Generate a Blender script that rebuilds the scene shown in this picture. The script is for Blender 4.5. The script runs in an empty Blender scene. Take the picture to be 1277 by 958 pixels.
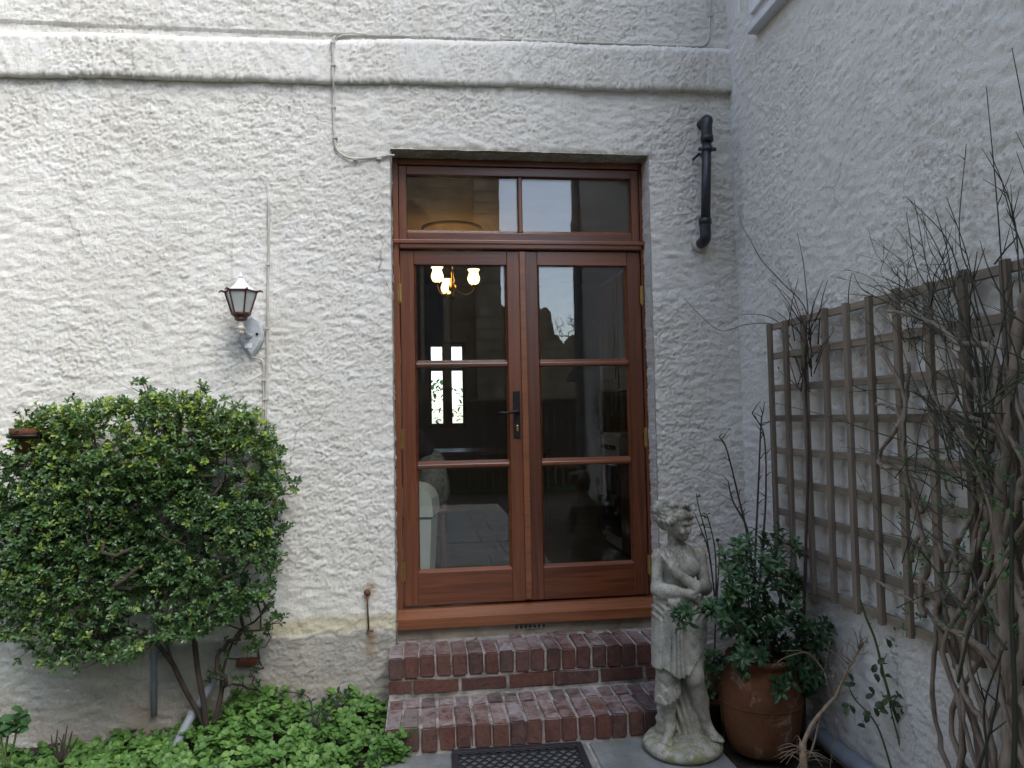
import bpy, bmesh, math, random
import numpy as np
from mathutils import Vector, Matrix

random.seed(7); RNG = np.random.default_rng(7)
SC = bpy.context.scene
COL = SC.collection
# ------------------------------------------------------------------ camera
FPX, YAW, PITCH, ROLL = 923.0, .1241, .0437, -.0196
CAM = Vector((.1284, -3.7629, 1.4042))
cf = Vector((math.sin(YAW)*math.cos(PITCH), math.cos(YAW)*math.cos(PITCH), math.sin(PITCH)))
cr0 = Vector((math.cos(YAW), -math.sin(YAW), 0)); cu0 = cr0.cross(cf)
cr = cr0*math.cos(ROLL) + cu0*math.sin(ROLL); cu = -cr0*math.sin(ROLL) + cu0*math.cos(ROLL)
cd = bpy.data.cameras.new('camera'); cam = bpy.data.objects.new('camera', cd); COL.objects.link(cam)
cd.sensor_width = 36; cd.sensor_fit = 'HORIZONTAL'; cd.lens = 36*FPX/1277
cd.clip_start = .05; cd.clip_end = 1000
m = Matrix((cr, cu, -cf)).transposed().to_4x4(); m.translation = CAM
cam.matrix_world = m
SC.camera = cam
# ------------------------------------------------------------------ world, sun, exposure
SUN_AZ, SUN_EL = math.radians(150), math.radians(52)      # azimuth clockwise from +Y: behind the camera, over the wing
w = bpy.data.worlds.new('World'); SC.world = w; w.use_nodes = True
wn = w.node_tree; wn.nodes.clear()
sky = wn.nodes.new('ShaderNodeTexSky'); sky.sky_type = 'NISHITA'; sky.sun_disc = False
sky.sun_elevation = SUN_EL; sky.sun_rotation = SUN_AZ; sky.dust_density = .8; sky.air_density = 1.0; sky.ozone_density = 1.0
hs = wn.nodes.new('ShaderNodeHueSaturation'); hs.inputs['Saturation'].default_value = .74
bg = wn.nodes.new('ShaderNodeBackground'); bg.inputs['Strength'].default_value = .15
wo = wn.nodes.new('ShaderNodeOutputWorld')
wn.links.new(sky.outputs[0], hs.inputs['Color']); wn.links.new(hs.outputs[0], bg.inputs['Color']); wn.links.new(bg.outputs[0], wo.inputs['Surface'])
sl = bpy.data.lights.new('sun', 'SUN'); sl.energy = .9; sl.angle = math.radians(40); sl.color = (1, .95, .87)
so = bpy.data.objects.new('sun', sl); COL.objects.link(so)
sd = Vector((math.sin(SUN_AZ)*math.cos(SUN_EL), math.cos(SUN_AZ)*math.cos(SUN_EL), math.sin(SUN_EL)))
so.rotation_euler = sd.to_track_quat('Z', 'Y').to_euler()
vs = SC.view_settings
vs.view_transform = 'Standard'; vs.look = 'None'; vs.gamma = 1; vs.exposure = 1.76; vs.use_curve_mapping = False
SC.cycles.use_denoising = True
SC.cycles.max_bounces = 6; SC.cycles.diffuse_bounces = 3; SC.cycles.glossy_bounces = 3; SC.cycles.transparent_max_bounces = 16; SC.cycles.sample_clamp_indirect = 6
SC.cycles.caustics_reflective = False; SC.cycles.caustics_refractive = False

# ------------------------------------------------------------------ helpers
def at(px, py, Y):                      # pixel of the photograph -> point on the plane y = Y
    d = cf + cr*((px-638.5)/FPX) - cu*((py-479)/FPX)
    return CAM + d*((Y-CAM.y)/d.y)
def atx(px, py, X):                     # the same on the plane x = X
    d = cf + cr*((px-638.5)/FPX) - cu*((py-479)/FPX)
    return CAM + d*((X-CAM.x)/d.x)

def empty(name, loc=(0, 0, 0), label=None, cat=None, group=None):
    o = bpy.data.objects.new(name, None); COL.objects.link(o); o.location = loc
    o.empty_display_size = .1
    tag(o, label, cat, group); return o
def tag(o, label=None, cat=None, group=None, kind=None):
    if label: o['label'] = label
    if cat: o['category'] = cat
    if group: o['group'] = group
    if kind: o['kind'] = kind
    return o

class MB:
    """collects geometry, then links it as one mesh object"""
    def __init__(s): s.v = []; s.f = []; s.t = []
    def add(s, v, f, t=.5):
        n = len(s.v); s.v.extend([tuple(p) for p in v]); s.f.extend([tuple(i+n for i in q) for q in f]); s.t.extend([t]*len(f))
    def box(s, x0, x1, y0, y1, z0, z1, b=0, t=.5):
        if b:
            bm = bmesh.new(); bmesh.ops.create_cube(bm, size=1)
            for q in bm.verts: q.co = Vector(((x0+x1)/2+q.co.x*(x1-x0), (y0+y1)/2+q.co.y*(y1-y0), (z0+z1)/2+q.co.z*(z1-z0)))
            bmesh.ops.bevel(bm, geom=bm.edges[:], offset=b, segments=2, affect='EDGES', profile=.5)
            bm.verts.index_update()
            s.add([q.co[:] for q in bm.verts], [[q.index for q in p.verts] for p in bm.faces], t); bm.free(); return s
        v = [(x, y, z) for z in (z0, z1) for y in (y0, y1) for x in (x0, x1)]
        s.add(v, [(0, 2, 3, 1), (4, 5, 7, 6), (0, 1, 5, 4), (2, 6, 7, 3), (0, 4, 6, 2), (1, 3, 7, 5)], t); return s
    def tube(s, pts, r, n=7, t=.5, cap=True):
        P = [Vector(p) for p in pts]; R = r if hasattr(r, '__len__') else [r]*len(P)
        vv = []; ff = []; a = None
        for i, p in enumerate(P):
            d = (P[min(i+1, len(P)-1)]-P[max(i-1, 0)])
            d = d.normalized() if d.length > 1e-9 else Vector((0, 0, 1))
            if a is None: a = d.orthogonal().normalized()
            a = (a-d*a.dot(d)); a = a.normalized() if a.length > 1e-6 else d.orthogonal().normalized()
            b = d.cross(a)
            for k in range(n):
                th = 2*math.pi*k/n; vv.append(p+(a*math.cos(th)+b*math.sin(th))*R[i])
        for i in range(len(P)-1):
            for k in range(n):
                ff.append((i*n+k, i*n+(k+1) % n, (i+1)*n+(k+1) % n, (i+1)*n+k))
        if cap: ff.append(tuple(range(n-1, -1, -1))); ff.append(tuple((len(P)-1)*n+k for k in range(n)))
        s.add(vv, ff, t); return s
    def lathe(s, prof, n=32, c=(0, 0, 0), t=.5):
        vv = []; ff = []; m_ = len(prof)
        for k in range(n):
            th = 2*math.pi*k/n
            for r, z in prof: vv.append((c[0]+r*math.cos(th), c[1]+r*math.sin(th), c[2]+z))
        for k in range(n):
            for i in range(m_-1):
                a = k*m_+i; b = ((k+1) % n)*m_+i
                ff.append((a, b, b+1, a+1))
        s.add(vv, ff, t); return s
    def leaf(s, p, d, up, L, W, t=.5, curl=.15, fold=.25):
        p = Vector(p); d = Vector(d).normalized(); side = d.cross(Vector(up))
        if side.length < 1e-4: side = d.orthogonal()
        side.normalize(); n = side.cross(d)
        c1 = p+d*L*.5+n*L*.04; tip = p+d*L-n*L*curl
        a = p+d*L*.36+side*W*.43+n*W*fold; b = p+d*L*.36-side*W*.43+n*W*fold
        a2 = p+d*L*.78+side*W*.46+n*(W*fold*.8-L*curl*.4); b2 = p+d*L*.78-side*W*.46+n*(W*fold*.8-L*curl*.4)
        s.add([p, a, a2, tip, b2, b, c1], [(0, 1, 6), (1, 2, 6), (2, 3, 6), (3, 4, 6), (4, 5, 6), (5, 0, 6)], t); return s
    def build(s, name, mat, parent=None, smooth=False, loc=None):
        me = bpy.data.meshes.new(name); me.from_pydata(s.v, [], s.f); me.validate()
        if len(s.t) == len(me.polygons) and len(set(s.t)) > 1:
            at_ = me.attributes.new('tint', 'FLOAT', 'FACE'); at_.data.foreach_set('value', s.t)
        if smooth: me.polygons.foreach_set('use_smooth', [True]*len(me.polygons))
        if mat: me.materials.append(mat)
        o = bpy.data.objects.new(name, me); COL.objects.link(o)
        if parent is not None: o.parent = parent
        if loc is not None: o.location = loc
        return o
def link_mesh(name, me, parent=None, loc=(0, 0, 0), rot=(0, 0, 0), scale=(1, 1, 1)):
    o = bpy.data.objects.new(name, me); COL.objects.link(o); o.parent = parent
    o.location = loc; o.rotation_euler = rot; o.scale = scale; return o
def curve_pts(ctrl, n=8):               # Catmull-Rom through control points
    P = [Vector(p) for p in ctrl]; P = [P[0]*2-P[1]]+P+[P[-1]*2-P[-2]]; out = []
    for i in range(1, len(P)-2):
        for k in range(n):
            t = k/n; a, b, c, d = P[i-1:i+3]
            out.append(.5*((2*b)+(c-a)*t+(2*a-5*b+4*c-d)*t*t+(3*b-a-3*c+d)*t**3))
    out.append(P[-2]); return out
def taper(n, a, b): return [a+(b-a)*i/(n-1) for i in range(n)]

# ------------------------------------------------------------------ materials
class NT:
    def __init__(s, name):
        s.m = bpy.data.materials.new(name); s.m.use_nodes = True; s.t = s.m.node_tree; s.t.nodes.clear()
        s.out = s.n('ShaderNodeOutputMaterial'); s.b = s.n('ShaderNodeBsdfPrincipled')
        s.l(s.b.outputs[0], s.out.inputs['Surface']); s.tc = s.n('ShaderNodeTexCoord')
    def n(s, ty, **kw):
        q = s.t.nodes.new(ty)
        for k, v in kw.items():
            if k in q.inputs: q.inputs[k].default_value = v
            else: setattr(q, k, v)
        return q
    def l(s, a, b): s.t.links.new(a, b)
    def mapped(s, scale=(1, 1, 1), coord='Object', rot=(0, 0, 0)):
        q = s.n('ShaderNodeMapping'); q.inputs['Scale'].default_value = scale; q.inputs['Rotation'].default_value = rot
        s.l(s.tc.outputs[coord], q.inputs['Vector']); return q.outputs[0]
    def noise(s, scale, detail=4, rough=.55, dist=0, vec=None, out='Fac'):
        q = s.n('ShaderNodeTexNoise', Scale=scale, Detail=detail, Roughness=rough, Distortion=dist)
        s.l(vec if vec is not None else s.tc.outputs['Object'], q.inputs['Vector']); return q.outputs[out]
    def ramp(s, fac, stops):
        q = s.n('ShaderNodeValToRGB'); e = q.color_ramp.elements
        while len(e) < len(stops): e.new(.5)
        for el, (p, c) in zip(e, stops):
            el.position = p; el.color = (*c, 1) if hasattr(c, '__len__') else (c, c, c, 1)
        s.l(fac, q.inputs[0]); return q.outputs[0]
    def mix(s, fac, a, b, blend='MIX'):
        q = s.n('ShaderNodeMix'); q.data_type = 'RGBA'; q.blend_type = blend
        for v, i in ((fac, 0), (a, 6), (b, 7)):
            if hasattr(v, 'is_linked'): s.l(v, q.inputs[i])
            elif i == 0: q.inputs[0].default_value = v
            else: q.inputs[i].default_value = (*v, 1)
        return q.outputs[2]
    def math(s, op, a, b=None, c=None, clamp=False):
        q = s.n('ShaderNodeMath'); q.operation = op; q.use_clamp = clamp
        for i, v in enumerate((a, b, c)):
            if v is None: continue
            if hasattr(v, 'is_linked'): s.l(v, q.inputs[i])
            else: q.inputs[i].default_value = v
        return q.outputs[0]
    def maprange(s, v, a, b, c=0, d=1, smooth=True):
        q = s.n('ShaderNodeMapRange'); q.interpolation_type = 'SMOOTHSTEP' if smooth else 'LINEAR'
        s.l(v, q.inputs[0])
        for i, x in zip((1, 2, 3, 4), (a, b, c, d)): q.inputs[i].default_value = x
        return q.outputs[0]
    def bump(s, h, strength=.4, dist=.01):
        q = s.n('ShaderNodeBump', Strength=strength, Distance=dist); s.l(h, q.inputs['Height']); s.l(q.outputs[0], s.b.inputs['Normal']); return q
    def color(s, c):
        if hasattr(c, 'is_linked'): s.l(c, s.b.inputs['Base Color'])
        else: s.b.inputs['Base Color'].default_value = (*c, 1)
    def set(s, **kw):
        for k, v in kw.items(): s.b.inputs[k.replace('_', ' ')].default_value = v
        return s

def simple(name, c1, c2, scale=12, rough=.6, bump=.2, bscale=60, bdist=.003, stretch=(1, 1, 1), metal=0, spec=.5, detail=5):
    q = NT(name); v = q.mapped(stretch)
    f = q.noise(scale, detail, .6, .3, v)
    q.color(q.ramp(f, [(.3, c1), (.7, c2)])); q.set(Roughness=rough, Metallic=metal)
    q.b.inputs['Specular IOR Level'].default_value = spec
    if bump: q.bump(q.noise(bscale, 4, .6, 0, v), bump, bdist)
    return q.m
MT = {}

def wall_mat(name, wing=False):
    q = NT(name); P = q.tc.outputs['Object']
    sx = q.n('ShaderNodeSeparateXYZ'); q.l(P, sx.inputs[0])
    X, Y, Z = sx.outputs
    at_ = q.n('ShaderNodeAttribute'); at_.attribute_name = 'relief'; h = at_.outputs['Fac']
    grit = q.noise(150, 3, .8, .1, q.mapped((1, 1, 1.2)))
    q.bump(grit, .85, .007)
    # limewash colour with weathering
    base = q.mix(q.maprange(q.noise(1.3, 4, .6, .4), .35, .7), (.82, .80, .735), (.73, .71, .64))
    # rain streaks, repaired patches and hairline cracks
    stk = q.noise(1.0, 4, .6, .3, q.mapped((16, 16, .9)))
    base = q.mix(q.math('MULTIPLY', q.maprange(stk, .55, .72), q.maprange(q.noise(.9, 2, .5), .42, .62, 0, .4)), base, (.52, .49, .42))
    base = q.mix(q.maprange(q.noise(2.7, 3, .55, 1.2), .54, .58, 0, .35), base, (.84, .835, .80))
    ck = q.n('ShaderNodeTexVoronoi', Scale=.9); ck.feature = 'DISTANCE_TO_EDGE'
    cw = q.n('ShaderNodeTexNoise', Scale=5.0, Detail=4.0); q.l(P, cw.inputs['Vector']); cs = q.n('ShaderNodeVectorMath'); cs.operation = 'MULTIPLY_ADD'; cs.inputs[1].default_value = (.22, .22, .22); q.l(cw.outputs['Color'], cs.inputs[0]); q.l(P, cs.inputs[2]); q.l(cs.outputs[0], ck.inputs['Vector'])
    base = q.mix(q.math('MULTIPLY', q.maprange(ck.outputs['Distance'], .004, .0012), q.maprange(q.noise(1.6, 2, .5), .5, .6, 0, .6)), base, (.30, .28, .24))
    # patchy dark hollows: dirt plus painted shade for small shadows between the lumps
    dirt_shade = q.math('MULTIPLY', q.maprange(h, -1.6, -.5, 1, 0), q.maprange(q.noise(3.1, 2, .6, .2), .3, .75, .18, .6))
    col = q.mix(dirt_shade, base, (.36, .33, .28))
    if not wing:
        wob = q.math('MULTIPLY', q.math('SUBTRACT', q.noise(7, 4, .6), .5), .16)
        zz = q.math('ADD', Z, q.math('MULTIPLY', wob, .5)); zd = q.math('ADD', Z, wob); 
        xx = q.math('ADD', X, wob)
        patch = q.math('MULTIPLY', q.maprange(zz, .37, .34), q.maprange(xx, -1.9, -1.3))      # old dirty plinth coat
        col = q.mix(q.math('MULTIPLY', patch, .85), col, q.ramp(q.noise(9, 4, .6), [(.3, (.27, .26, .225)), (.7, (.47, .44, .38))]))
        strip = q.math('MULTIPLY', q.math('MULTIPLY', q.maprange(zz, .35, .375), q.maprange(zz, .46, .42)), q.maprange(xx, -1.0, -.65))
        col = q.mix(q.math('MULTIPLY', strip, .75), col, (.62, .56, .37))
        # brown damp near the soil
        damp = q.math('MULTIPLY', q.maprange(zd, .26, -.05), q.maprange(q.noise(4, 3, .6), .35, .7, .25, 1))
        col = q.mix(q.math('MULTIPLY', damp, .75), col, (.34, .26, .18))
        # rust run under the iron hook
        rx = q.math('ABSOLUTE', q.math('ADD', q.math('ADD', X, .13), q.math('MULTIPLY', wob, .12)))
        rust = q.math('MULTIPLY', q.maprange(rx, .035, .004), q.math('MULTIPLY', q.maprange(Z, .39, .35), q.maprange(Z, .15, .33)))
        rust = q.math('MAXIMUM', rust, q.math('MULTIPLY', q.math('MULTIPLY', q.maprange(rx, .04, .006), q.maprange(Z, .5, .55)), q.maprange(Z, .63, .57)))
        col = q.mix(q.math('MULTIPLY', rust, .6), col, (.34, .19, .07))
        # algae along the door head
        alg = q.math('MULTIPLY', q.math('MULTIPLY', q.maprange(Z, 2.745, 2.765), q.maprange(Z, 2.815, 2.78)), q.math('MULTIPLY', q.maprange(X, -.04, .01), q.maprange(X, 1.41, 1.36)))
        col = q.mix(q.math('MULTIPLY', alg, q.maprange(q.noise(25, 3), .3, .6, .25, .65)), col, (.20, .18, .10))
        # patchy darker tone towards the waste pipe side
        st = q.math('MULTIPLY', q.maprange(xx, 1.25, 1.75), q.maprange(q.noise(2.4, 4, .6), .3, .65, .2, 1))
        col = q.mix(q.math('MULTIPLY', st, .3), col, (.50, .45, .36))
    else:
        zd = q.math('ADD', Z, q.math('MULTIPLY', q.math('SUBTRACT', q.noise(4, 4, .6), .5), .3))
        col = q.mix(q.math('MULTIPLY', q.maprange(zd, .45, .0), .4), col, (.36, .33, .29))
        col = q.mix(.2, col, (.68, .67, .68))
    q.color(col); q.set(Roughness=.92); q.b.inputs['Specular IOR Level'].default_value = .2
    return q.m
MT['wall'] = wall_mat('roughcast')
MT['wing'] = wall_mat('roughcast_wing', True)

def wood_mat(name, axis, c1, c2, rough=.32, coat=.25, bump=.12):
    q = NT(name); s = [38, 38, 38]; s[axis] = 1.6
    v = q.mapped(tuple(s)); g = q.noise(1.0, 5, .62, .8, v); f = q.noise(5.5, 3, .6, 0, v)
    oi = q.n('ShaderNodeObjectInfo')
    k = q.math('ADD', q.math('MULTIPLY', g, .8), q.math('MULTIPLY', oi.outputs['Random'], .25))
    col = q.ramp(k, [(.3, c1), (.75, c2)])
    col = q.mix(q.maprange(f, .55, .75, 0, .35), col, tuple(x*.45 for x in c1))
    q.color(col); q.set(Roughness=rough); q.b.inputs['Coat Weight'].default_value = coat; q.b.inputs['Coat Roughness'].default_value = .25
    q.bump(q.math('ADD', g, q.math('MULTIPLY', f, .4)), bump, .002); return q.m
MT['wood_v'] = wood_mat('mahogany_upright', 2, (.072, .021, .009), (.225, .072, .028))
MT['wood_h'] = wood_mat('mahogany_level', 0, (.072, .021, .009), (.225, .072, .028))
MT['wood_sill'] = wood_mat('mahogany_sill', 0, (.10, .033, .013), (.25, .09, .036))
MT['oldwood'] = wood_mat('weathered_batten', 2, (.085, .066, .046), (.27, .22, .165), .9, 0, .5)
MT['oldwood_y'] = wood_mat('weathered_batten_level', 1, (.09, .07, .05), (.28, .23, .17), .9, 0, .5)
MT['cupboard'] = wood_mat('kitchen_oak', 2, (.10, .045, .02), (.20, .09, .045), .45, .1)

def glass_mat():
    q = NT('glass'); q.t.nodes.remove(q.b)
    ge = q.n('ShaderNodeNewGeometry'); fr = q.n('ShaderNodeFresnel')
    io = q.maprange(ge.outputs['Backfacing'], 0, 1, 1.72, 1/1.72, False); q.l(io, fr.inputs['IOR'])
    tr = q.n('ShaderNodeBsdfTransparent'); tr.inputs[0].default_value = (.93, .95, .94, 1)
    gl = q.n('ShaderNodeBsdfGlossy', Roughness=0.0)
    bp = q.n('ShaderNodeBump', Strength=.025, Distance=.004); q.l(q.noise(5.0, 2, .5, .6), bp.inputs['Height']); q.l(bp.outputs[0], gl.inputs['Normal'])
    mx = q.n('ShaderNodeMixShader'); q.l(fr.outputs[0], mx.inputs[0]); q.l(tr.outputs[0], mx.inputs[1]); q.l(gl.outputs[0], mx.inputs[2])
    q.l(mx.outputs[0], q.out.inputs['Surface']); return q.m
MT['glass'] = glass_mat()

def brick_mat():
    q = NT('brick'); oi = q.n('ShaderNodeObjectInfo'); P = q.tc.outputs['Object']
    loc = q.n('ShaderNodeVectorMath'); loc.operation = 'ADD'; q.l(P, loc.inputs[0]); q.l(oi.outputs['Location'], loc.inputs[1]); V = loc.outputs[0]
    base = q.ramp(oi.outputs['Random'], [(0, (.042, .024, .022)), (.22, (.078, .027, .019)), (.42, (.115, .039, .026)), (.6, (.062, .027, .022)), (.78, (.13, .053, .035)), (1, (.045, .031, .032))])
    base = q.mix(q.maprange(q.noise(24, 5, .7, .5, V), .38, .68, 0, .6), base, (.15, .066, .046))
    base = q.mix(q.maprange(q.noise(55, 4, .75, 0, V), .5, .68, 0, .8), base, (.040, .025, .022))
    # lime bloom, with skylight on the top faces painted in as paler colour
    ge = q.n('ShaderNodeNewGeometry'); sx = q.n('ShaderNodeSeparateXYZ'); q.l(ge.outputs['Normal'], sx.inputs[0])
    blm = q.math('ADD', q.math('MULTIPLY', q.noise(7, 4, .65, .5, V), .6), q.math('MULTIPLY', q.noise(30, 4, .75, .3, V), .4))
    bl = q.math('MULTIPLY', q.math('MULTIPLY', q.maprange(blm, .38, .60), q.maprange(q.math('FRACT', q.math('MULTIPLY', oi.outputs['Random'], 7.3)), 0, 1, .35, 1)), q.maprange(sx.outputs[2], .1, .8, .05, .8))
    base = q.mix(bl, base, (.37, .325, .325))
    mo = q.math('MULTIPLY', q.maprange(q.noise(5, 4, .6, .3, V), .6, .72), .45)
    base = q.mix(mo, base, (.09, .085, .035))
    q.color(base); q.set(Roughness=.85); q.bump(q.math('ADD', q.noise(45, 5, .7, 0, V), q.math('MULTIPLY', q.noise(160, 2, .6, 0, V), .3)), .7, .006); return q.m
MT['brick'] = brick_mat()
def mortar_mat():
    q = NT('mortar'); c = q.ramp(q.noise(16, 5, .65), [(.3, (.15, .135, .12)), (.7, (.44, .41, .37))])
    c = q.mix(q.maprange(q.noise(6, 4, .65, .3), .52, .66, 0, .75), c, (.07, .075, .035))
    q.color(c); q.set(Roughness=.95); q.bump(q.noise(120, 4, .6), .7, .004); return q.m
MT['mortar'] = mortar_mat()
MT['concrete'] = simple('old_concrete', (.20, .165, .12), (.38, .33, .26), 8, .95, .6, 70, .006)
def slab_mat():
    q = NT('paving_slab'); oi = q.n('ShaderNodeObjectInfo'); ad = q.n('ShaderNodeVectorMath'); ad.operation = 'ADD'
    q.l(q.tc.outputs['Object'], ad.inputs[0]); q.l(oi.outputs['Location'], ad.inputs[1]); V = ad.outputs[0]
    c = q.ramp(q.noise(5, 6, .65, .4, V), [(.3, (.11, .12, .115)), (.7, (.24, .25, .245))])
    c = q.mix(q.maprange(q.noise(40, 3, .7, 0, V), .55, .75, 0, .6), c, (.07, .072, .06))
    c = q.mix(q.maprange(q.noise(3, 4, .6, 0, V), .58, .7, 0, .5), c, (.10, .12, .05))
    q.color(c); q.set(Roughness=.7); q.bump(q.noise(55, 5, .65, 0, V), .5, .006); return q.m
MT['slab'] = slab_mat()
MT['soil'] = simple('soil', (.018, .013, .009), (.06, .045, .03), 14, 1, .9, 45, .03)
MT['grass'] = simple('lawn', (.03, .06, .015), (.07, .12, .03), 9, .9, .8, 60, .03)
def stone_mat():
    q = NT('statue_stone')
    c = q.ramp(q.noise(14, 6, .65, .5), [(.28, (.18, .178, .15)), (.5, (.355, .345, .295)), (.75, (.50, .485, .43))])
    c = q.mix(q.maprange(q.noise(120, 4, .75), .53, .68, 0, .6), c, (.085, .085, .072))
    c = q.mix(q.maprange(q.noise(30, 4, .7, .4), .57, .68, 0, .6), c, (.13, .13, .11))
    sx = q.n('ShaderNodeSeparateXYZ'); q.l(q.tc.outputs['Object'], sx.inputs[0])
    g = q.math('MULTIPLY', q.maprange(sx.outputs[2], .16, .02, .1, 1), q.maprange(q.noise(22, 4, .65), .42, .6, 0, .8))
    c = q.mix(g, c, (.17, .17, .06))
    # streaked rain-washed crown and shoulders
    t = q.math('MULTIPLY', q.maprange(sx.outputs[2], .76, .86), q.maprange(q.noise(40, 4, .7), .42, .62, 0, .75))
    c = q.mix(t, c, (.11, .105, .075))
    q.color(c); q.set(Roughness=.9); q.b.inputs['Specular IOR Level'].default_value = .25
    q.bump(q.math('ADD', q.noise(110, 4, .7), q.math('MULTIPLY', q.noise(40, 3, .6), .6)), .55, .004); return q.m
MT['statue'] = stone_mat()
def terra(name, c1, c2):
    q = NT(name); c = q.ramp(q.noise(6, 5, .65, .5), [(.3, c1), (.7, c2)])
    c = q.mix(q.maprange(q.noise(16, 5, .7, .3), .55, .7, 0, .55), c, (.07, .05, .035))
    c = q.mix(q.maprange(q.noise(4, 4, .65, .2), .58, .72, 0, .4), c, (.10, .10, .05))
    c = q.mix(q.math('MULTIPLY', q.maprange(q.noise(9, 6, .75, .6), .52, .68), .45), c, (.40, .33, .26))
    c = q.mix(q.maprange(q.noise(50, 4, .7), .58, .7, 0, .5), c, (.05, .035, .025))
    q.color(c); q.set(Roughness=.9); q.b.inputs['Specular IOR Level'].default_value = .2; q.bump(q.math('ADD', q.noise(60, 4, .6), q.noise(14, 3, .6)), .45, .004); return q.m
MT['terra'] = terra('terracotta', (.085, .036, .016), (.155, .066, .029))
MT['terra_dark'] = terra('terracotta_dark', (.10, .04, .022), (.16, .065, .035))

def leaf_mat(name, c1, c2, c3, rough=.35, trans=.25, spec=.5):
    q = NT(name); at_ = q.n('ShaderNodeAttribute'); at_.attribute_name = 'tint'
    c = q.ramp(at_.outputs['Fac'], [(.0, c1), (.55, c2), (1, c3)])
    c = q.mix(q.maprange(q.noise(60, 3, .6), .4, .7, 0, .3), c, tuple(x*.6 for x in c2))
    q.color(c); q.set(Roughness=rough); q.b.inputs['Specular IOR Level'].default_value = spec
    tr = q.n('ShaderNodeBsdfTranslucent'); q.l(c, tr.inputs[0]); mx = q.n('ShaderNodeMixShader'); mx.inputs[0].default_value = trans
    q.l(q.b.outputs[0], mx.inputs[1]); q.l(tr.outputs[0], mx.inputs[2]); q.l(mx.outputs[0], q.out.inputs['Surface']); return q.m
MT['bushleaf'] = leaf_mat('pyracantha_leaf', (.034, .078, .032), (.085, .165, .042), (.30, .39, .06), .32)
MT['cover'] = leaf_mat('ground_cover_leaf', (.05, .12, .026), (.095, .215, .042), (.19, .34, .08), .5, .3)
MT['choisya'] = leaf_mat('shrub_leaf', (.027, .07, .030), (.048, .115, .042), (.12, .22, .06), .34)
MT['herb'] = leaf_mat('herb_leaf', (.03, .09, .025), (.05, .13, .035), (.10, .20, .05), .5)
MT['rose'] = leaf_mat('rose_leaf', (.02, .055, .028), (.04, .085, .035), (.16, .11, .035), .45)
MT['broom'] = leaf_mat('green_twig', (.022, .028, .018), (.034, .042, .022), (.065, .07, .03), .7, .0)
MT['bark'] = simple('bark', (.022, .016, .012), (.07, .052, .04), 30, .95, .8, 70, .006, (1, 1, .3))
MT['palebark'] = simple('climber_bark', (.12, .09, .066), (.32, .26, .20), 26, .9, .8, 80, .005, (1, 1, .35))
MT['twig'] = simple('twig', (.03, .022, .02), (.085, .06, .05), 40, .9, .5, 80, .003)
MT['straw'] = simple('dry_stem', (.20, .14, .085), (.38, .28, .18), 30, .9, .5, 80, .003)
MT['stem_green'] = simple('green_stem', (.045, .075, .02), (.10, .14, .04), 30, .6, .3, 80, .003)
MT['black_pvc'] = simple('black_plastic', (.012, .014, .018), (.022, .025, .03), 8, .42, .1, 60)
MT['grey_pvc'] = simple('grey_plastic', (.20, .22, .25), (.30, .32, .35), 7, .55, .2, 60)
MT['dark_metal'] = simple('dark_iron', (.012, .011, .012), (.03, .026, .025), 40, .5, .4, 90, .002, metal=.6)
MT['rust'] = simple('rusty_iron', (.09, .035, .015), (.20, .08, .035), 45, .9, .8, 90, .003)
MT['brass'] = simple('brass', (.45, .30, .09), (.65, .46, .18), 30, .35, .1, 60, metal=1)
MT['white_paint'] = simple('white_paint', (.60, .63, .66), (.74, .76, .78), 9, .5, .2, 60)
MT['grey_alu'] = simple('painted_casting', (.40, .43, .45), (.60, .62, .62), 25, .55, .3, 70)
MT['lamp_brown'] = simple('lantern_brown', (.055, .018, .014), (.10, .035, .025), 30, .5, .3, 60)
MT['lamp_white'] = simple('lantern_white', (.72, .73, .76), (.85, .86, .88), 20, .45, .1, 60)
MT['lamp_cream'] = simple('lantern_cream', (.55, .50, .40), (.70, .66, .56), 20, .6, .2, 60)
MT['rubber'] = simple('rubber', (.010, .010, .013), (.022, .022, .027), 20, .6, .4, 90, .002)
MT['cable'] = simple('painted_cable', (.40, .37, .32), (.58, .55, .50), 20, .8, .4, 60, .002)
MT['sill_paint'] = simple('sill_paint', (.50, .52, .55), (.64, .66, .70), 6, .6, .3, 40)
MT['plaster_warm'] = simple('cream_plaster', (.40, .31, .20), (.50, .40, .27), 2.5, .8, .15, 30)
MT['plaster_dim'] = simple('kitchen_wall', (.26, .28, .31), (.36, .38, .41), 3, .85, .2, 30)
MT['kfloor'] = simple('kitchen_floor', (.09, .085, .075), (.17, .155, .135), 5, .5, .2, 40)
MT['bin'] = simple('cream_plastic', (.66, .68, .60), (.76, .78, .70), 5, .45, .1, 40)
MT['bin_dark'] = simple('bin_shadow_gap', (.03, .03, .03), (.05, .05, .05), 5, .6, 0)
MT['enamel'] = simple('white_enamel', (.60, .62, .63), (.70, .72, .73), 5, .3, .05, 40)
MT['oven_glass'] = simple('oven_glass', (.012, .012, .014), (.02, .02, .022), 5, .12, 0)
MT['cloth_white'] = simple('tea_towel', (.52, .50, .52), (.66, .64, .66), 30, .95, .5, 200, .002)
MT['cloth_blue'] = simple('blue_fleece', (.06, .10, .24), (.10, .16, .34), 20, .95, .5, 150, .003)
MT['cloth_green'] = simple('patterned_cloth', (.16, .17, .12), (.42, .40, .33), 35, .95, .4, 150, .003)
MT['cloth_dark'] = simple('dark_wool', (.03, .02, .025), (.08, .05, .04), 20, .95, .4, 150, .003)
MT['lampglass'] = simple('frosted_glass', (.40, .44, .42), (.55, .58, .55), 14, .2, .1, 40)
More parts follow.
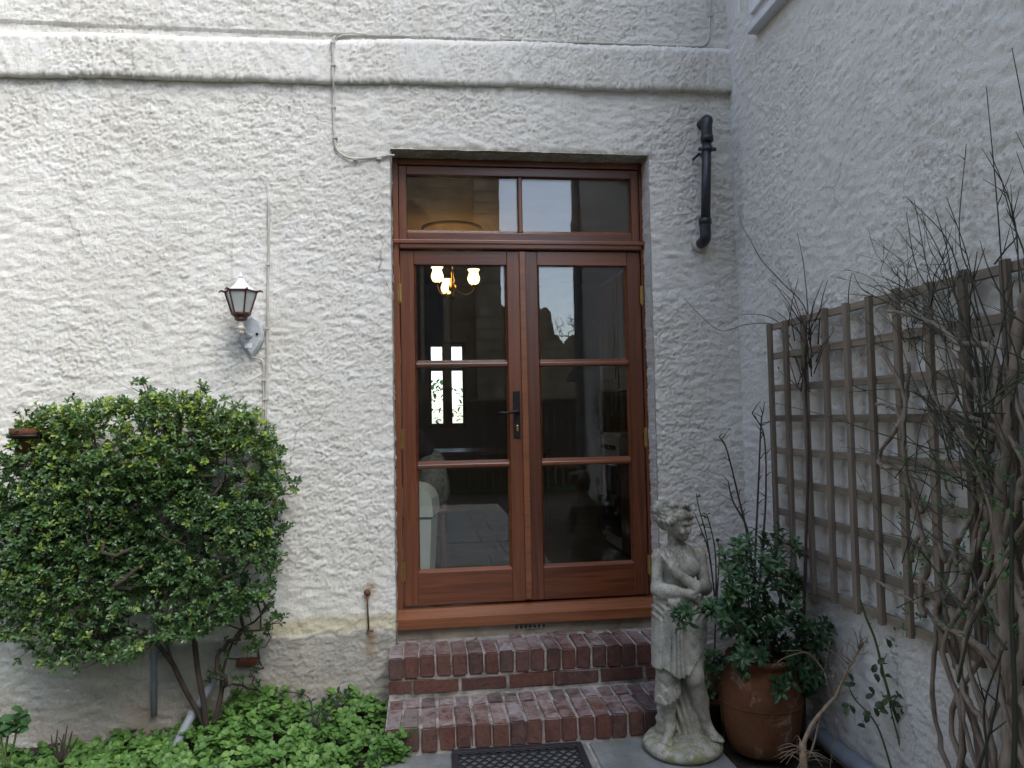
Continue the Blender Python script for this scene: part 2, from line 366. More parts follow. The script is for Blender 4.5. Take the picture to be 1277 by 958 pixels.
def lum(name, c, s):
    q = NT(name); q.b.inputs['Emission Color'].default_value = (*c, 1); q.b.inputs['Emission Strength'].default_value = s
    q.color((.8, .75, .65)); q.set(Roughness=.4); return q.m
MT['shade_lit'] = lum('lit_glass_shade', (1, .60, .24), 2.0)

# ================================================================== ground and paving
def grid_mesh(name, xs, ys, fz, mat, parent=None, kind=None):
    X, Y = np.meshgrid(xs, ys); Z = fz(X, Y); n, k = X.shape
    v = np.stack([X, Y, Z], -1).reshape(-1, 3); i = np.arange((n-1)*k).reshape(n-1, k)[:, :-1].ravel()
    f = np.stack([i, i+1, i+k+1, i+k], 1)
    mb = MB(); mb.v = [tuple(p) for p in v.tolist()]; mb.f = [tuple(q) for q in f.tolist()]; mb.t = [.5]*len(mb.f)
    o = mb.build(name, mat, parent, True)
    if kind: o['kind'] = kind
    return o
def dense(*segs):
    out = []
    for a, b, s in segs: out.extend(np.linspace(a, b, max(2, int(round(abs(b-a)/s))+1))[:-1].tolist())
    out.append(segs[-1][1]); return np.array(out)
gx = dense((-120, -10, 11), (-10, -3, .7), (-3, 2, .05), (2, 10, .5), (10, 120, 11))
gy = dense((-120, -12, 9), (-12, -3, .6), (-3, .1, .05), (.1, 14, 1.2), (14, 120, 12))
def gz(X, Y):
    n = .012*np.sin(X*9.1+1.3*np.sin(Y*5))*np.sin(Y*8.3+X*2)+.008*np.sin(X*23+Y*17)
    n = np.where((X > -3) & (X < 2) & (Y > -3), n, 0)
    return -.045+n-.04*np.clip((-.6-X)/.8, 0, 1)*(X > -5)
ground = grid_mesh('ground', gx, gy, gz, MT['soil'], kind='structure')
lawn = MB(); lawn.box(-60, 60, -60, -9.9, -.5, -.02); lawn_o = lawn.build('lawn', MT['grass']); lawn_o['kind'] = 'structure'
lawn = MB(); lawn.box(-40, 40, 6.0, 60, -.5, -.02); lawn_o = lawn.build('lawn', MT['grass']); lawn_o['kind'] = 'structure'

pb = MB(); pb.box(-.06, 1.36, -8.0, -.50, -.2, -.012)
paving = pb.build('pavement', MT['mortar']); paving['kind'] = 'structure'
srows = [(-.575, -.98), (-.99, -1.52), (-1.53, -2.1), (-2.11, -2.8), (-2.81, -3.5), (-3.51, -4.3), (-4.31, -5.1), (-5.11, -6.0), (-6.01, -7.0)]
for i, (ya, yb) in enumerate(srows):
    cuts = [(-.05, .255), (.265, .79), (.80, 1.35)] if i % 2 == 0 else [(-.05, .44), (.45, .98), (.99, 1.35)]
    if i == 0: cuts = [(-.05, .24), (.25, .735), (.75, .815), (.83, 1.35)]
    for (xa, xb) in cuts:
        cx_, cy_ = (xa+xb)/2, (ya+yb)/2; q = MB()
        q.box(xa-cx_, xb-cx_, yb-cy_, ya-cy_, -.05, 0, .006)
        o = q.build('slab', MT['slab'], paving, loc=(cx_, cy_, random.uniform(-.003, .003))); o.rotation_euler = (random.uniform(-.004, .004), random.uniform(-.004, .004), 0)

# ================================================================== white house
house = empty('white_house', (-.5, .2, 0), 'white roughcast house with brown double door, string course and waste pipe', 'house')
HP = Vector((-.5, .2, 0))
def hp(o):                              # parent to the house keeping world coordinates
    o.parent = house; o.location = Vector(o.location)-HP; return o
def sub(o, parent): o.parent = parent; return o

def rfield(n, k, d, l0, l1, seed):      # smooth random field, feature sizes l0 (rows) x l1 (columns), spacing d
    g = np.random.default_rng(seed).standard_normal((n, k)); F = np.fft.rfft2(g)
    ky = np.fft.fftfreq(n, d)[:, None]*2*np.pi*l0; kx = np.fft.rfftfreq(k, d)[None, :]*2*np.pi*l1
    K2 = ky*ky+kx*kx; f = np.fft.irfft2(F*K2**.5*np.exp(-K2/2), (n, k)); return f/f.std()
def relief(n, k, d, seed, l=.0036):     # roughcast: thrown lumps with torn, creased hollows between them
    a = rfield(n, k, d, l*.85, l*1.05, seed); b = rfield(n, k, d, l*.8, l*.95, seed+1); c = rfield(n, k, d, l*.55, l*.6, seed+2)
    big = rfield(n, k, d, .012, .022, seed+3)
    am = 1+.3*np.clip(rfield(n, k, d, .15, .2, seed+4), -1.5, 1.5)
    h = np.maximum(a, b)-.55+.45*np.abs(c)-.35
    return (h*.0023*am+c*.0008+big*.0016), h
def set_relief(o, h):
    at_ = o.data.attributes.new('relief', 'FLOAT', 'POINT'); at_.data.foreach_set('value', np.asarray(h, np.float32).ravel())
DX0, DX1, DZ0, DZ1 = -.004, 1.352, -.02, 2.778
WD = .0072
def roughwall():
    xs = dense((-7, -3.0, .2), (-3.0, DX0, WD), (DX0, DX1, WD), (DX1, 1.85, WD))
    zs = dense((-.35, DZ0, WD), (DZ0, DZ1, WD), (DZ1, 3.62, WD), (3.62, 7.2, .2))
    nx, nz = len(xs), len(zs); X, Z = np.meshgrid(xs, zs)
    Y = np.where(Z > 3.36, -.012, 0.0)
    Y = Y + .006*np.sin(X*2.1+Z*1.3)
    rl, rh = relief(nz, nx, WD, 11); Y = Y-rl
    v = np.stack([X, Y, Z], -1)
    i0 = int(np.argmin(abs(xs-DX0))); i1 = int(np.argmin(abs(xs-DX1))); k0 = int(np.argmin(abs(zs-DZ0))); k1 = int(np.argmin(abs(zs-DZ1)))
    idx = np.arange(nx*nz).reshape(nz, nx); keep = np.ones((nz-1, nx-1), bool); keep[k0:k1, i0:i1] = False
    a = idx[:-1, :-1][keep]; b = idx[:-1, 1:][keep]; c = idx[1:, 1:][keep]; d = idx[1:, :-1][keep]
    F = np.stack([a, b, c, d], 1).tolist(); V = v.reshape(-1, 3).tolist()
    # returns of the opening: up the left jamb, across the head, down the right jamb
    loop = [idx[k, i0] for k in range(k0, k1+1)]+[idx[k1, i] for i in range(i0+1, i1+1)]+[idx[k, i1] for k in range(k1-1, k0-1, -1)]
    H = rh.ravel().tolist(); prev = loop
    ln = relief(8, len(loop), WD, 31)[0]
    nl = k1-k0+1; nt = nl+(i1-i0)
    for di, dy in enumerate((.012, .03, .05, .075, .1, .13, .17)):
        cur = []
        for j, q in enumerate(loop):
            p = V[q]; cur.append(len(V)); e = ln[di, j]*1.0+.002
            ex = e if j < nl else (-e if j >= nt else 0); ez = -e if nl <= j < nt else 0
            V.append([p[0]+ex, dy, p[2]+ez]); H.append(0.0)
        for j in range(len(loop)-1): F.append([prev[j], prev[j+1], cur[j+1], cur[j]])
        prev = cur
    mb = MB(); mb.v = [tuple(p) for p in V]; mb.f = [tuple(q) for q in F]; mb.t = [.5]*len(F)
    o = mb.build('front_wall', MT['wall'], None, True); set_relief(o, H); return hp(o)
front = roughwall()
# string course: a rough band with a slightly sagging line
def course():
    xs = dense((-7, -3.0, .2), (-3.0, 1.83, WD))
    prof = [(.03, 0), (.008, 0), (-.012, .0), (-.024, -.002), (-.033, .006), (-.036, .02)]+[(-.036+.002*t, .02+.175*t) for t in np.linspace(.05, 1, 22)]+[(-.031, .208), (-.023, .22), (-.013, .232), (.02, .238)]
    n = len(prof); V = []; F = []; rl, rh = relief(len(xs), n, WD, 51); rl[:, :2] = 0; rl[:, -1:] = 0
    for i, x in enumerate(xs):
        zb = 3.082+.026*(x+1.85)/1.7 if x < -.15 else 3.108+.022*(x+.15)/1.9
        zb += .004*math.sin(x*3.7)+.003*math.sin(x*9+1)
        for j, (y, z) in enumerate(prof): V.append((x, y-rl[i, j], zb+z*(1+.06*math.sin(x*1.3))-(rl[i, j] if j < 5 else 0)))
        if i:
            for j in range(n-1): F.append(((i-1)*n+j, i*n+j, i*n+j+1, (i-1)*n+j+1))
    mb = MB(); mb.add(V, F); o = mb.build('string_course', MT['wall'], None, True); set_relief(o, rh); return hp(o)
course()
core = MB()
core.box(-7, -.03, .03, .33, -.4, 7.2); core.box(-.03, 1.38, .03, .33, 2.80, 7.2); core.box(1.38, 2.6, .03, .33, -.4, 7.2)
hp(core.build('wall_core', MT['plaster_dim']))
mb = MB(); mb.box(-7.3, 2.6, .02, 6, 7.2, 7.5); hp(mb.build('roof_slab', MT['concrete']))
mb = MB(); mb.box(-.03, 1.38, .085, .34, -.3, .337, .008); hp(mb.build('threshold_block', MT['concrete']))
# interior room
RX0, RX1, RY0, RY1, RZ0, RZ1 = -1.3, 2.25, .335, 4.6, .36, 2.92
mb = MB(); mb.box(RX0, RX1, .19, RY1, .1, RZ0); hp(mb.build('kitchen_floor', MT['kfloor']))
mb = MB(); mb.box(RX0-.1, RX1+.1, RY0, RY1+.2, RZ1, RZ1+.1); ceil = hp(mb.build('ceiling', MT['plaster_warm']))
rc = at(562, 287, 2.12)
mb = MB(); mb.lathe([(.0, -.004), (.03, -.03), (.05, -.03), (.07, -.012), (.13, -.016), (.145, -.028), (.16, -.016), (.19, -.012), (.215, -.026), (.235, -.012), (.24, .005)], 40)
rose = mb.build('ceiling_rose', MT['plaster_warm'], ceil, True); rose.location = Vector((.40, 2.12, RZ1-.001))
for nm, bx in (('side_wall', (RX0-.12, RX0, RY0, RY1+.2, .1, RZ1)), ('side_wall', (RX1, RX1+.12, RY0, RY1+.2, .1, RZ1))):
    mb = MB(); mb.box(*bx); hp(mb.build(nm, MT['plaster_dim']))
WX0, WX1, WZ0, WZ1 = .225, .645, 1.29, 2.25
mb = MB(); mb.box(RX0, WX0, RY1, RY1+.2, .1, RZ1); mb.box(WX1, RX1, RY1, RY1+.2, .1, RZ1); mb.box(WX0, WX1, RY1, RY1+.2, .1, WZ0); mb.box(WX0, WX1, RY1, RY1+.2, WZ1, RZ1)
hp(mb.build('back_wall', MT['plaster_dim']))
mb = MB()
for bx in ((WX0, WX0+.035), (.385, .49), (WX1-.035, WX1)): mb.box(bx[0], bx[1], RY1+.03, RY1+.09, WZ0, WZ1)
for bz in ((WZ0, WZ0+.05), (1.935, 1.985), (WZ1-.04, WZ1)):
    mb.box(WX0+.036, .384, RY1+.032, RY1+.088, bz[0], bz[1]); mb.box(.491, WX1-.036, RY1+.032, RY1+.088, bz[0], bz[1])
bw = hp(mb.build('back_window', MT['cupboard']))
for (xa, xb) in ((WX0+.03, .39), (.485, WX1-.03)):
    for (za, zb) in ((WZ0+.04, 1.94), (1.98, WZ1-.035)):
        q = MB(); q.box(xa, xb, RY1+.055, RY1+.062, za, zb); q.build('pane', MT['glass'], bw)

# ------------------------------------------------------------------ double door
fb = MB()
fb.box(0, .030, .118, .20, .42, 2.775, .003)
frame = hp(fb.build('door_frame', MT['wood_v'])); frame['label'] = 'varnished red-brown timber frame of the double door'
def fpart(name, bx, mat, bev=.003):
    q = MB(); q.box(*bx, bev); return q.build(name, mat, frame)
fpart('jamb', (1.335, 1.365, .118, .20, .42, 2.775), MT['wood_v'])
fpart('head', (.031, 1.334, .118, .20, 2.742, 2.775), MT['wood_h'])
fpart('transom_bar', (.031, 1.334, .104, .20, 2.291, 2.335), MT['wood_h'], .008)
fpart('transom_drip', (-.002, 1.366, .096, .1035, 2.318, 2.338), MT['wood_h'], .003)
# weathered sloping sill
q = MB()
pr = [(.045, .342), (.045, .392), (.055, .398), (.115, .424), (.21, .43), (.21, .342)]
V = [(x, y, z) for x in (-.002, 1.366) for y, z in pr]; n = 6
q.add(V, [tuple(range(n)), tuple(range(2*n-1, n-1, -1))]+[(i, i+n, (i+1) % n+n, (i+1) % n) for i in range(n)])
q.build('sill', MT['wood_sill'], frame)
# transom light
fpart('transom_stile', (.032, .072, .128, .185, 2.34, 2.738), MT['wood_v']); fpart('transom_stile', (1.290, 1.333, .128, .185, 2.34, 2.738), MT['wood_v'])
fpart('transom_rail', (.0725, 1.2895, .128, .185, 2.692, 2.738), MT['wood_h']); fpart('transom_rail', (.0725, 1.2895, .128, .185, 2.34, 2.385), MT['wood_h'])
fpart('transom_mullion', (.666, .690, .130, .183, 2.386, 2.691), MT['wood_v'], .006)
for (xa, xb) in ((.0728, .6655), (.6905, 1.2893)):
    q = MB(); q.box(xa, xb, .152, .170, 2.3855, 2.6915); q.build('pane', MT['glass'], frame)
    q = MB(); q.add([(xa, .131, 2.386), (xb, .131, 2.386), (xb, .150, 2.400), (xa, .150, 2.400), (xa, .150, 2.386), (xb, .150, 2.386)], [(0, 1, 2, 3), (0, 3, 4), (1, 5, 2), (3, 2, 5, 4), (0, 4, 5, 1)]); q.build('glazing_bead', MT['wood_h'], frame)

def leaf_door(x0, x1, g0, g1, label):
    zb, zt = .438, 2.286
    q = MB(); q.box(x0, g0, .130, .182, zb, zt, .003); q.box(g1, x1, .130, .182, zb, zt, .003)
    L = hp(q.build('door_leaf', MT['wood_v'])); L['label'] = label
    def pt(name, bx, mat, bev=.002):
        p = MB(); p.box(*bx, bev); return p.build(name, mat, L)
    pt('bottom_rail', (g0+.0005, g1-.0005, .1305, .1815, zb, .606), MT['wood_h']); pt('top_rail', (g0+.0005, g1-.0005, .1305, .1815, 2.212, zt), MT['wood_h'])
    zz = [.606, 1.139, 1.164, 1.668, 1.693, 2.212]
    for (a, b) in ((1.139, 1.164), (1.668, 1.693)): pt('glazing_bar', (g0+.0005, g1-.0005, .131, .181, a, b), MT['wood_h'], .007)
    for i in range(3):
        a, b = zz[2*i], zz[2*i+1]
        pt('pane', (g0+.0005, g1-.0005, .152, .170, a+.0005, b-.0005), MT['glass'], 0)
        p = MB(); xa, xb = g0+.001, g1-.001
        p.add([(xa, .1325, a), (xb, .1325, a), (xb, .151, a+.014), (xa, .151, a+.014), (xa, .151, a), (xb, .151, a)], [(0, 1, 2, 3), (0, 3, 4), (1, 5, 2), (3, 2, 5, 4), (0, 4, 5, 1)])
        # upright beads and head bead, slimmer
        p.add([(xa, .1325, a+.002), (xa+.011, .151, a+.014), (xa+.011, .151, b), (xa, .1325, b), (xa, .151, a), (xa, .151, b)], [(0, 1, 2, 3), (1, 4, 5, 2), (0, 4, 1)])
        p.add([(xb, .1325, a+.002), (xb-.011, .151, a+.014), (xb-.011, .151, b), (xb, .1325, b), (xb, .151, a), (xb, .151, b)], [(0, 3, 2, 1), (1, 2, 5, 4), (0, 1, 4)])
        p.build('glazing_bead', MT['wood_h'], L)
    return L
L1 = leaf_door(.034, .668, .106, .598, 'glazed left leaf with black lever handle')
L2 = leaf_door(.692, 1.331, .763, 1.257, 'glazed right leaf without a handle')
q = MB(); q.box(.664, .698, .116, .1295, .445, 2.283, .004); q.build('astragal', MT['wood_sill'], L2)
for L, x, zs in ((L1, .031, (2.06, 1.30, .62)), (L2, 1.3325, (2.05, 1.28, .60))):
    for z in zs:
        q = MB(); q.tube([(x, .116, z-.05), (x, .116, z+.05)], .0065, 8); q.tube([(x, .116, z-.058), (x, .116, z-.05)], .004, 6); q.box(x-.009, x+.009, .1165, .1195, z-.048, z+.048)
        q.build('hinge', MT['brass'], L, False)
# handle set
hc = at(644.5, 517, .128)
q = MB(); q.box(hc.x-.018, hc.x+.018, .122, .1295, hc.z-.125, hc.z+.125, .003); hpn = q.build('handle_plate', MT['dark_metal'], L1)
q = MB(); zl = hc.z+.012
q.tube([(hc.x+.002, .124, zl), (hc.x+.002, .085, zl)], .009, 10); q.tube(curve_pts([(hc.x+.002, .085, zl), (hc.x-.03, .082, zl+.002), (hc.x-.06, .083, zl-.004), (hc.x-.085, .085, zl-.001), (hc.x-.098, .09, zl-.008)], 5), [.009]*5+[.0075]*6+[.006]*5+[.007]*5, 8)
q.lathe([(0, 0), (.014, 0), (.014, .006), (.0, .007)], 14, (hc.x+.002, 0, 0)); 
q.v = [(x, y, z) if not (abs(z) < .02 and y < .05) else (hc.x+.002+(x-hc.x-.002), .1215-z, zl+y) for x, y, z in q.v]
q.build('lever_handle', MT['dark_metal'], L1, True)
q = MB(); q.box(hc.x-.004, hc.x+.006, .117, .1218, hc.z-.088, hc.z-.056, .002); q.build('lock_cylinder', MT['brass'], L1)
# weep vent in the threshold
vc = at(661, 776, .084); vent = MB()
vent.box(vc.x-.085, vc.x+.085, .078, .084, .302, .332, .002); vent_o = hp(vent.build('air_vent', MT['concrete']))
for i in range(7):
    q = MB(); q.box(vc.x-.078+i*.0235, vc.x-.064+i*.0235, .0772, .0779, .308, .326); q.build('vent_slot', MT['bin_dark'], vent_o)

# ------------------------------------------------------------------ wing on the right
XR = 1.82
wing = empty('house_wing', (XR+1, -2, 0), 'white roughcast side wing carrying the trellis', 'house')
def wp(o): o.parent = wing; o.location = Vector(o.location)-Vector((XR+1, -2, 0)); return o
def wingwall():
    ys = dense((.02, -2.7, .0072), (-2.7, -3.5, .06)); zs = dense((-.3, .0, .03), (0, 3.5, .0072), (3.5, 6.9, .2))
    Yg, Zg = np.meshgrid(ys, zs); n, k = Yg.shape
    rl, rh = relief(n, k, .0072, 71, .0034); Xg = XR+.008*np.sin(Yg*1.7+Zg*1.1)-rl*.9
    v = np.stack([Xg, Yg, Zg], -1).reshape(-1, 3).tolist(); i = np.arange((n-1)*k).reshape(n-1, k)[:, :-1].ravel()
    f = np.stack([i, i+1, i+k+1, i+k], 1)
    mb = MB(); mb.v = [tuple(p) for p in v]; mb.f = [tuple(q) for q in f.tolist()]; mb.t = [.5]*len(mb.f)
    o = mb.build('side_wall', MT['wing'], None, True); set_relief(o, rh); return wp(o)
wingwall()
mb = MB(); mb.box(XR+.03, XR+4, -3.5, .02, -.3, 6.9); wp(mb.build('wing_body', MT['wing']))
mb = MB()
mb.add([(XR-.12, .1, 6.85), (XR-.12, -3.6, 6.85), (XR+4.2, -3.6, 6.85), (XR+4.2, .1, 6.85), (XR+2, .1, 8.4), (XR+2, -3.6, 8.4)], [(0, 1, 5, 4), (3, 4, 5, 2), (0, 4, 3), (1, 2, 5), (0, 3, 2, 1)])
wp(mb.build('roof', MT['oven_glass']))
mb = MB(); mb.box(XR-.055, XR+.04, -1.75, -.34, 3.275, 3.308, .005); sill = wp(mb.build('window_sill', MT['sill_paint']))
mb = MB(); mb.box(XR-.02, XR+.02, -1.65, -.3, 3.40, 4.6, .004); wwin = wp(mb.build('window_frame', MT['white_paint']))
mb = MB(); mb.box(XR-.03, XR-.022, -1.58, -.37, 3.48, 4.52); mb.build('pane', MT['glass'], wwin)
mb = MB(); mb.tube([(XR-.05, -3.44, 0), (XR-.05, -3.44, 6.7)], .04, 14); mb.tube([(XR-.05, -3.44, 3.3), (XR-.05, -3.44, 3.42)], .052, 14); wp(mb.build('downpipe', MT['grey_pvc'], None, True))

# ================================================================== brick steps
steps = empty('brick_steps', (.6, -.25, 0), 'two red brick steps up to the brown double door', 'steps')
SP = Vector((.6, -.25, 0))
sx0, bw_, ng = -.04, .075, 19
YU, ZU, YL, ZL = -.204, .286, -.5635, .104
mb = MB(); X1 = sx0+ng*bw_
mb.box(sx0+.006, X1-.006, YU+.009, .082, -.1, ZU-.007); mb.box(sx0+.004, X1-.004, YL+.009, YU+.008, -.1, ZL-.007)
o = mb.build('mortar_bed', MT['mortar'], steps); o.location = -SP
def brick_mesh(sx_, sy_, sz_):
    q = bmesh.new(); bmesh.ops.create_cube(q, size=1)
    for v in q.verts: v.co = Vector((v.co.x*sx_, v.co.y*sy_, v.co.z*sz_))
    bmesh.ops.bevel(q, geom=q.edges[:], offset=.006, segments=2, affect='EDGES')
    for v in q.verts: v.co += Vector([random.uniform(-.0022, .0022) for _ in range(3)])
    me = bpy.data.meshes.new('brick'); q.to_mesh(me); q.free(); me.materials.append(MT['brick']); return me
bm_long = [brick_mesh(.0685, .216, .102) for _ in range(5)]; bm_half = [brick_mesh(.0685, .115, .102) for _ in range(5)]
bm_str = [brick_mesh(.217, .102, .070) for _ in range(4)]; bm_top = [brick_mesh(.065, .052, .102) for _ in range(4)]
def lay(me, x, y, z, j=.003, rz=0):
    o = link_mesh('brick', me, steps, Vector((x, y, z))-SP+Vector([random.uniform(-j, j) for _ in range(3)]), (random.uniform(-.012, .012), random.uniform(-.012, .012), rz+random.uniform(-.02, .02)))
    return o
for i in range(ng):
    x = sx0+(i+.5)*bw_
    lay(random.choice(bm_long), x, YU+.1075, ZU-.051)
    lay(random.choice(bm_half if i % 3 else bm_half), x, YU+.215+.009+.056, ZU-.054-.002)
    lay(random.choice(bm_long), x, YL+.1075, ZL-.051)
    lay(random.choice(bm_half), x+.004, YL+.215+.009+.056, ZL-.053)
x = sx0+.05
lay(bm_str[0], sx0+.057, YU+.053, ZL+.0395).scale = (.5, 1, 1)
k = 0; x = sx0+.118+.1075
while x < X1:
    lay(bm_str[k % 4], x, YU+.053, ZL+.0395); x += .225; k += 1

# ================================================================== fixtures on the walls
def clip_box(mb, p, s=.006): mb.box(p.x-s, p.x+s, p.y-.008, p.y+.008, p.z-s, p.z+s)
# cable round the door head
def wire(name, pxs, label, Y=-.012, r=.006, n=6, clips=(), step=None):
    e = empty(name, at(*pxs[0], Y), label, 'cable')
    c = [at(a, b, Y) for a, b in pxs]; pts = curve_pts(c, n)
    for i, p in enumerate(pts): p.y += random.uniform(-.002, .002)-(.038 if 3.09 < p.z < 3.33 else 0); p.x += random.uniform(-.0015, .0015)
    q = MB(); q.tube(pts, r, 7); o = q.build('wire', MT['cable'], e, True); o.location = -e.location
    for a, b in clips:
        p = at(a, b, Y); p.y -= .038 if 3.09 < p.z < 3.33 else 0
        q = MB(); q.box(p.x-.011, p.x+.011, p.y-.009, p.y+.008, p.z-.006, p.z+.006, .002); o = q.build('cable_clip', MT['cable'], e); o.location = -e.location
    return e
wire('cable', [(886, -30), (886, 0), (885, 30), (884, 47), (879, 56), (868, 58), (800, 56), (720, 53), (640, 50), (560, 47), (490, 45), (440, 44), (424, 46), (417, 54), (416, 70), (416, 100), (416, 140), (417, 170), (420, 186), (428, 194), (440, 198), (462, 197), (485, 194), (492, 194)], 'painted cable looping over the string course to the door head', clips=[(416, 58), (417, 86), (416, 134), (418, 172), (443, 199), (473, 198), (886, 20), (560, 47), (720, 53)])
wire('cable', [(335, 240), (335, 300), (334, 360), (333, 420), (332, 480), (331, 535), (331, 600)], 'straight upright cable on the wall beside the lantern', r=.0055, n=4, clips=[(334, 330), (333, 410), (331, 498)])
wire('cable', [(311, 440), (313, 445), (321, 447), (327, 450), (329, 458), (329, 480), (328, 540), (328, 600)], 'thin cable dropping from the lantern down behind the bush', r=.0045, n=4, clips=[(329, 474), (328, 510)])
# black waste pipe
wp0 = at(881, 150, -.09); wp1 = at(880, 300, -.09)
pipe = empty('waste_pipe', (wp1.x, 0, wp1.z), 'short black plastic waste pipe on the wall beside the door', 'pipe')
def pp(q, name, mat='black_pvc', sm=True): o = q.build(name, MT[mat], pipe, sm); o.location = -pipe.location; return o
pr_ = .0245
q = MB(); q.tube([(wp0.x, -.09, wp0.z-.06), (wp1.x, -.09, wp1.z+.03)], pr_, 18); pp(q, 'pipe')
q = MB(); q.tube(curve_pts([(wp0.x+.012, .02, wp0.z+.012), (wp0.x+.012, -.05, wp0.z+.012), (wp0.x+.008, -.082, wp0.z), (wp0.x, -.09, wp0.z-.03), (wp0.x, -.09, wp0.z-.09)], 6), .029, 18); q.tube([(wp0.x, -.09, wp0.z-.115), (wp0.x, -.09, wp0.z-.085)], .033, 18); pp(q, 'elbow')
q = MB(); q.tube(curve_pts([(wp1.x, .03, wp1.z), (wp1.x, -.05, wp1.z), (wp1.x, -.085, wp1.z+.012), (wp1.x, -.09, wp1.z+.05), (wp1.x, -.09, wp1.z+.10)], 6), .029, 18); q.tube([(wp1.x, -.09, wp1.z+.085), (wp1.x, -.09, wp1.z+.115)], .033, 18); pp(q, 'elbow')
q = MB(); q.tube([(wp1.x, .0, wp1.z), (wp1.x, -.028, wp1.z)], .043, 22); pp(q, 'collar', 'cable')
cz_ = wp0.z-.155
q = MB(); q.tube([(wp0.x-.001, -.09, cz_-.011), (wp0.x-.001, -.09, cz_+.011)], .029, 18); q.box(wp0.x-.048, wp0.x+.046, -.098, -.082, cz_-.008, cz_+.008, .002); q.box(wp0.x-.05, wp0.x-.04, -.09, .0, cz_-.03, cz_-.02); q.box(wp0.x-.006, wp0.x+.006, -.07, .0, cz_-.008, cz_+.008); pp(q, 'pipe_clip')
# iron hook
h0 = at(458, 739, -.02); h1 = at(460, 785, -.02)
hook = empty('iron_hook', (h0.x, 0, h0.z), 'rusty iron hook stay hanging from a fixing on the wall', 'hook')
def hk(q, n, sm=True): o = q.build(n, MT['rust'], hook, sm); o.location = -hook.location
q = MB(); q.lathe([(0, -.012), (.014, -.010), (.018, 0), (.013, .012), (0, .014)], 10, h0); q.tube([(h0.x, .01, h0.z), (h0.x, -.03, h0.z)], .009, 8); hk(q, 'fixing')
q = MB(); q.tube([(h0.x, -.024, h0.z-.005), (h0.x+.002, -.026, (h0.z+h1.z)/2), (h1.x, -.028, h1.z)], .0042, 8); hk(q, 'rod')
q = MB(); q.tube([(h1.x-.008, -.028, h1.z-.002), (h1.x+.022, -.03, h1.z-.006)], .005, 8); hk(q, 'hooked_end')

# ------------------------------------------------------------------ wall lantern
lc = at(300.5, 380, -.15); pc = at(315, 419, 0)
lamp = empty('wall_lantern', (pc.x, 0, pc.z), 'brown and white hexagonal wall lantern on a pale backplate', 'lantern')
def lp(q, n, mat, sm=False, par=None):
    o = q.build(n, MT[mat], par or lamp, sm); o.location = -lamp.location if par is None else (0, 0, 0); return o
lx, ly = lc.x, -.15
zt_, zb_ = at(300, 364, -.15).z, at(300, 392, -.15).z
rt, rb = .074, .041
def hexp(r, z, a0=.0): return [(lx+r*math.sin(a0+k*math.pi/3+math.pi/6), ly+r*math.cos(a0+k*math.pi/3+math.pi/6), z) for k in range(6)]
T, B = hexp(rt, zt_), hexp(rb, zb_)
for k in range(6):
    k2 = (k+1) % 6; q = MB(); ins = .004
    a, b, c, d = [Vector(v) for v in (B[k], B[k2], T[k2], T[k])]; cen = Vector((lx, ly, (zt_+zb_)/2))
    quad = [v+(cen-v).normalized()*ins for v in (a, b, c, d)]; inn = [v+(Vector((lx, ly, v.z))-v).normalized()*.003 for v in quad]
    q.add(quad+inn, [(0, 1, 2, 3), (7, 6, 5, 4), (0, 4, 5, 1), (1, 5, 6, 2), (2, 6, 7, 3), (3, 7, 4, 0)]); lp(q, 'pane', 'lampglass' if 'lampglass' in MT else 'glass')
    q = MB(); q.tube([a, d], .0045, 6); lp(q, 'frame_bar', 'lamp_brown')
# pagoda cap, white outside, brown eaves with upturned corners
q = MB(); n6 = 6
rings = [(rt*1.02, 0), (rt*.85, .009), (rt*.6, .022), (rt*.36, .042), (rt*.24, .058), (.010, .064)]
V = []; 
for r, dz in rings: V += hexp(r, zt_+dz)
F = [(i*6+k, i*6+(k+1) % 6, (i+1)*6+(k+1) % 6, (i+1)*6+k) for i in range(len(rings)-1) for k in range(6)]; q.add(V, F); q.add(hexp(.010, zt_+.064), [tuple(range(6))])
q.lathe([(.0, .064), (.009, .066), (.012, .072), (.007, .080), (.004, .088), (0, .094)], 10, (lx, ly, zt_)); lp(q, 'cap', 'lamp_white')
q = MB()
for k in range(6):
    p = Vector(T[k]); d = (p-Vector((lx, ly, zt_))).normalized(); k2 = (k+1) % 6
    q.tube([p, Vector(T[k2])], .005, 6); q.tube([p, p+d*.018+Vector((0, 0, .004)), p+d*.027+Vector((0, 0, -.004))], [.006, .005, .003], 6)
lp(q, 'eaves_rim', 'lamp_brown')
q = MB(); q.lathe([(0, .006), (rb*1.12, .006), (rb*1.12, -.002), (rb*.8, -.012), (rb*.72, -.016), (rb*.72, -.026), (rb*.5, -.032), (0, -.033)], 12, (lx, ly, zb_)); lp(q, 'cup', 'lamp_brown')
q = MB(); q.lathe([(0, -.033), (.016, -.033), (.012, -.05), (.015, -.06), (.024, -.066), (.010, -.074), (.015, -.084), (.009, -.094), (0, -.097)], 12, (lx, ly, zb_)); lp(q, 'stem', 'lamp_cream', True)
q = MB(); q.tube(curve_pts([(lx, ly, zb_-.06), (lx+.01, ly+.05, zb_-.085), (pc.x-.01, -.05, pc.z-.005), (pc.x, -.02, pc.z)], 5), .011, 8); lp(q, 'bracket_arm', 'grey_alu', True)
q = MB(); ol = [(0, .105), (.03, .085), (.052, .05), (.058, .01), (.052, -.03), (.035, -.06), (0, -.105), (-.035, -.06), (-.052, -.03), (-.058, .01), (-.052, .05), (-.03, .085)]
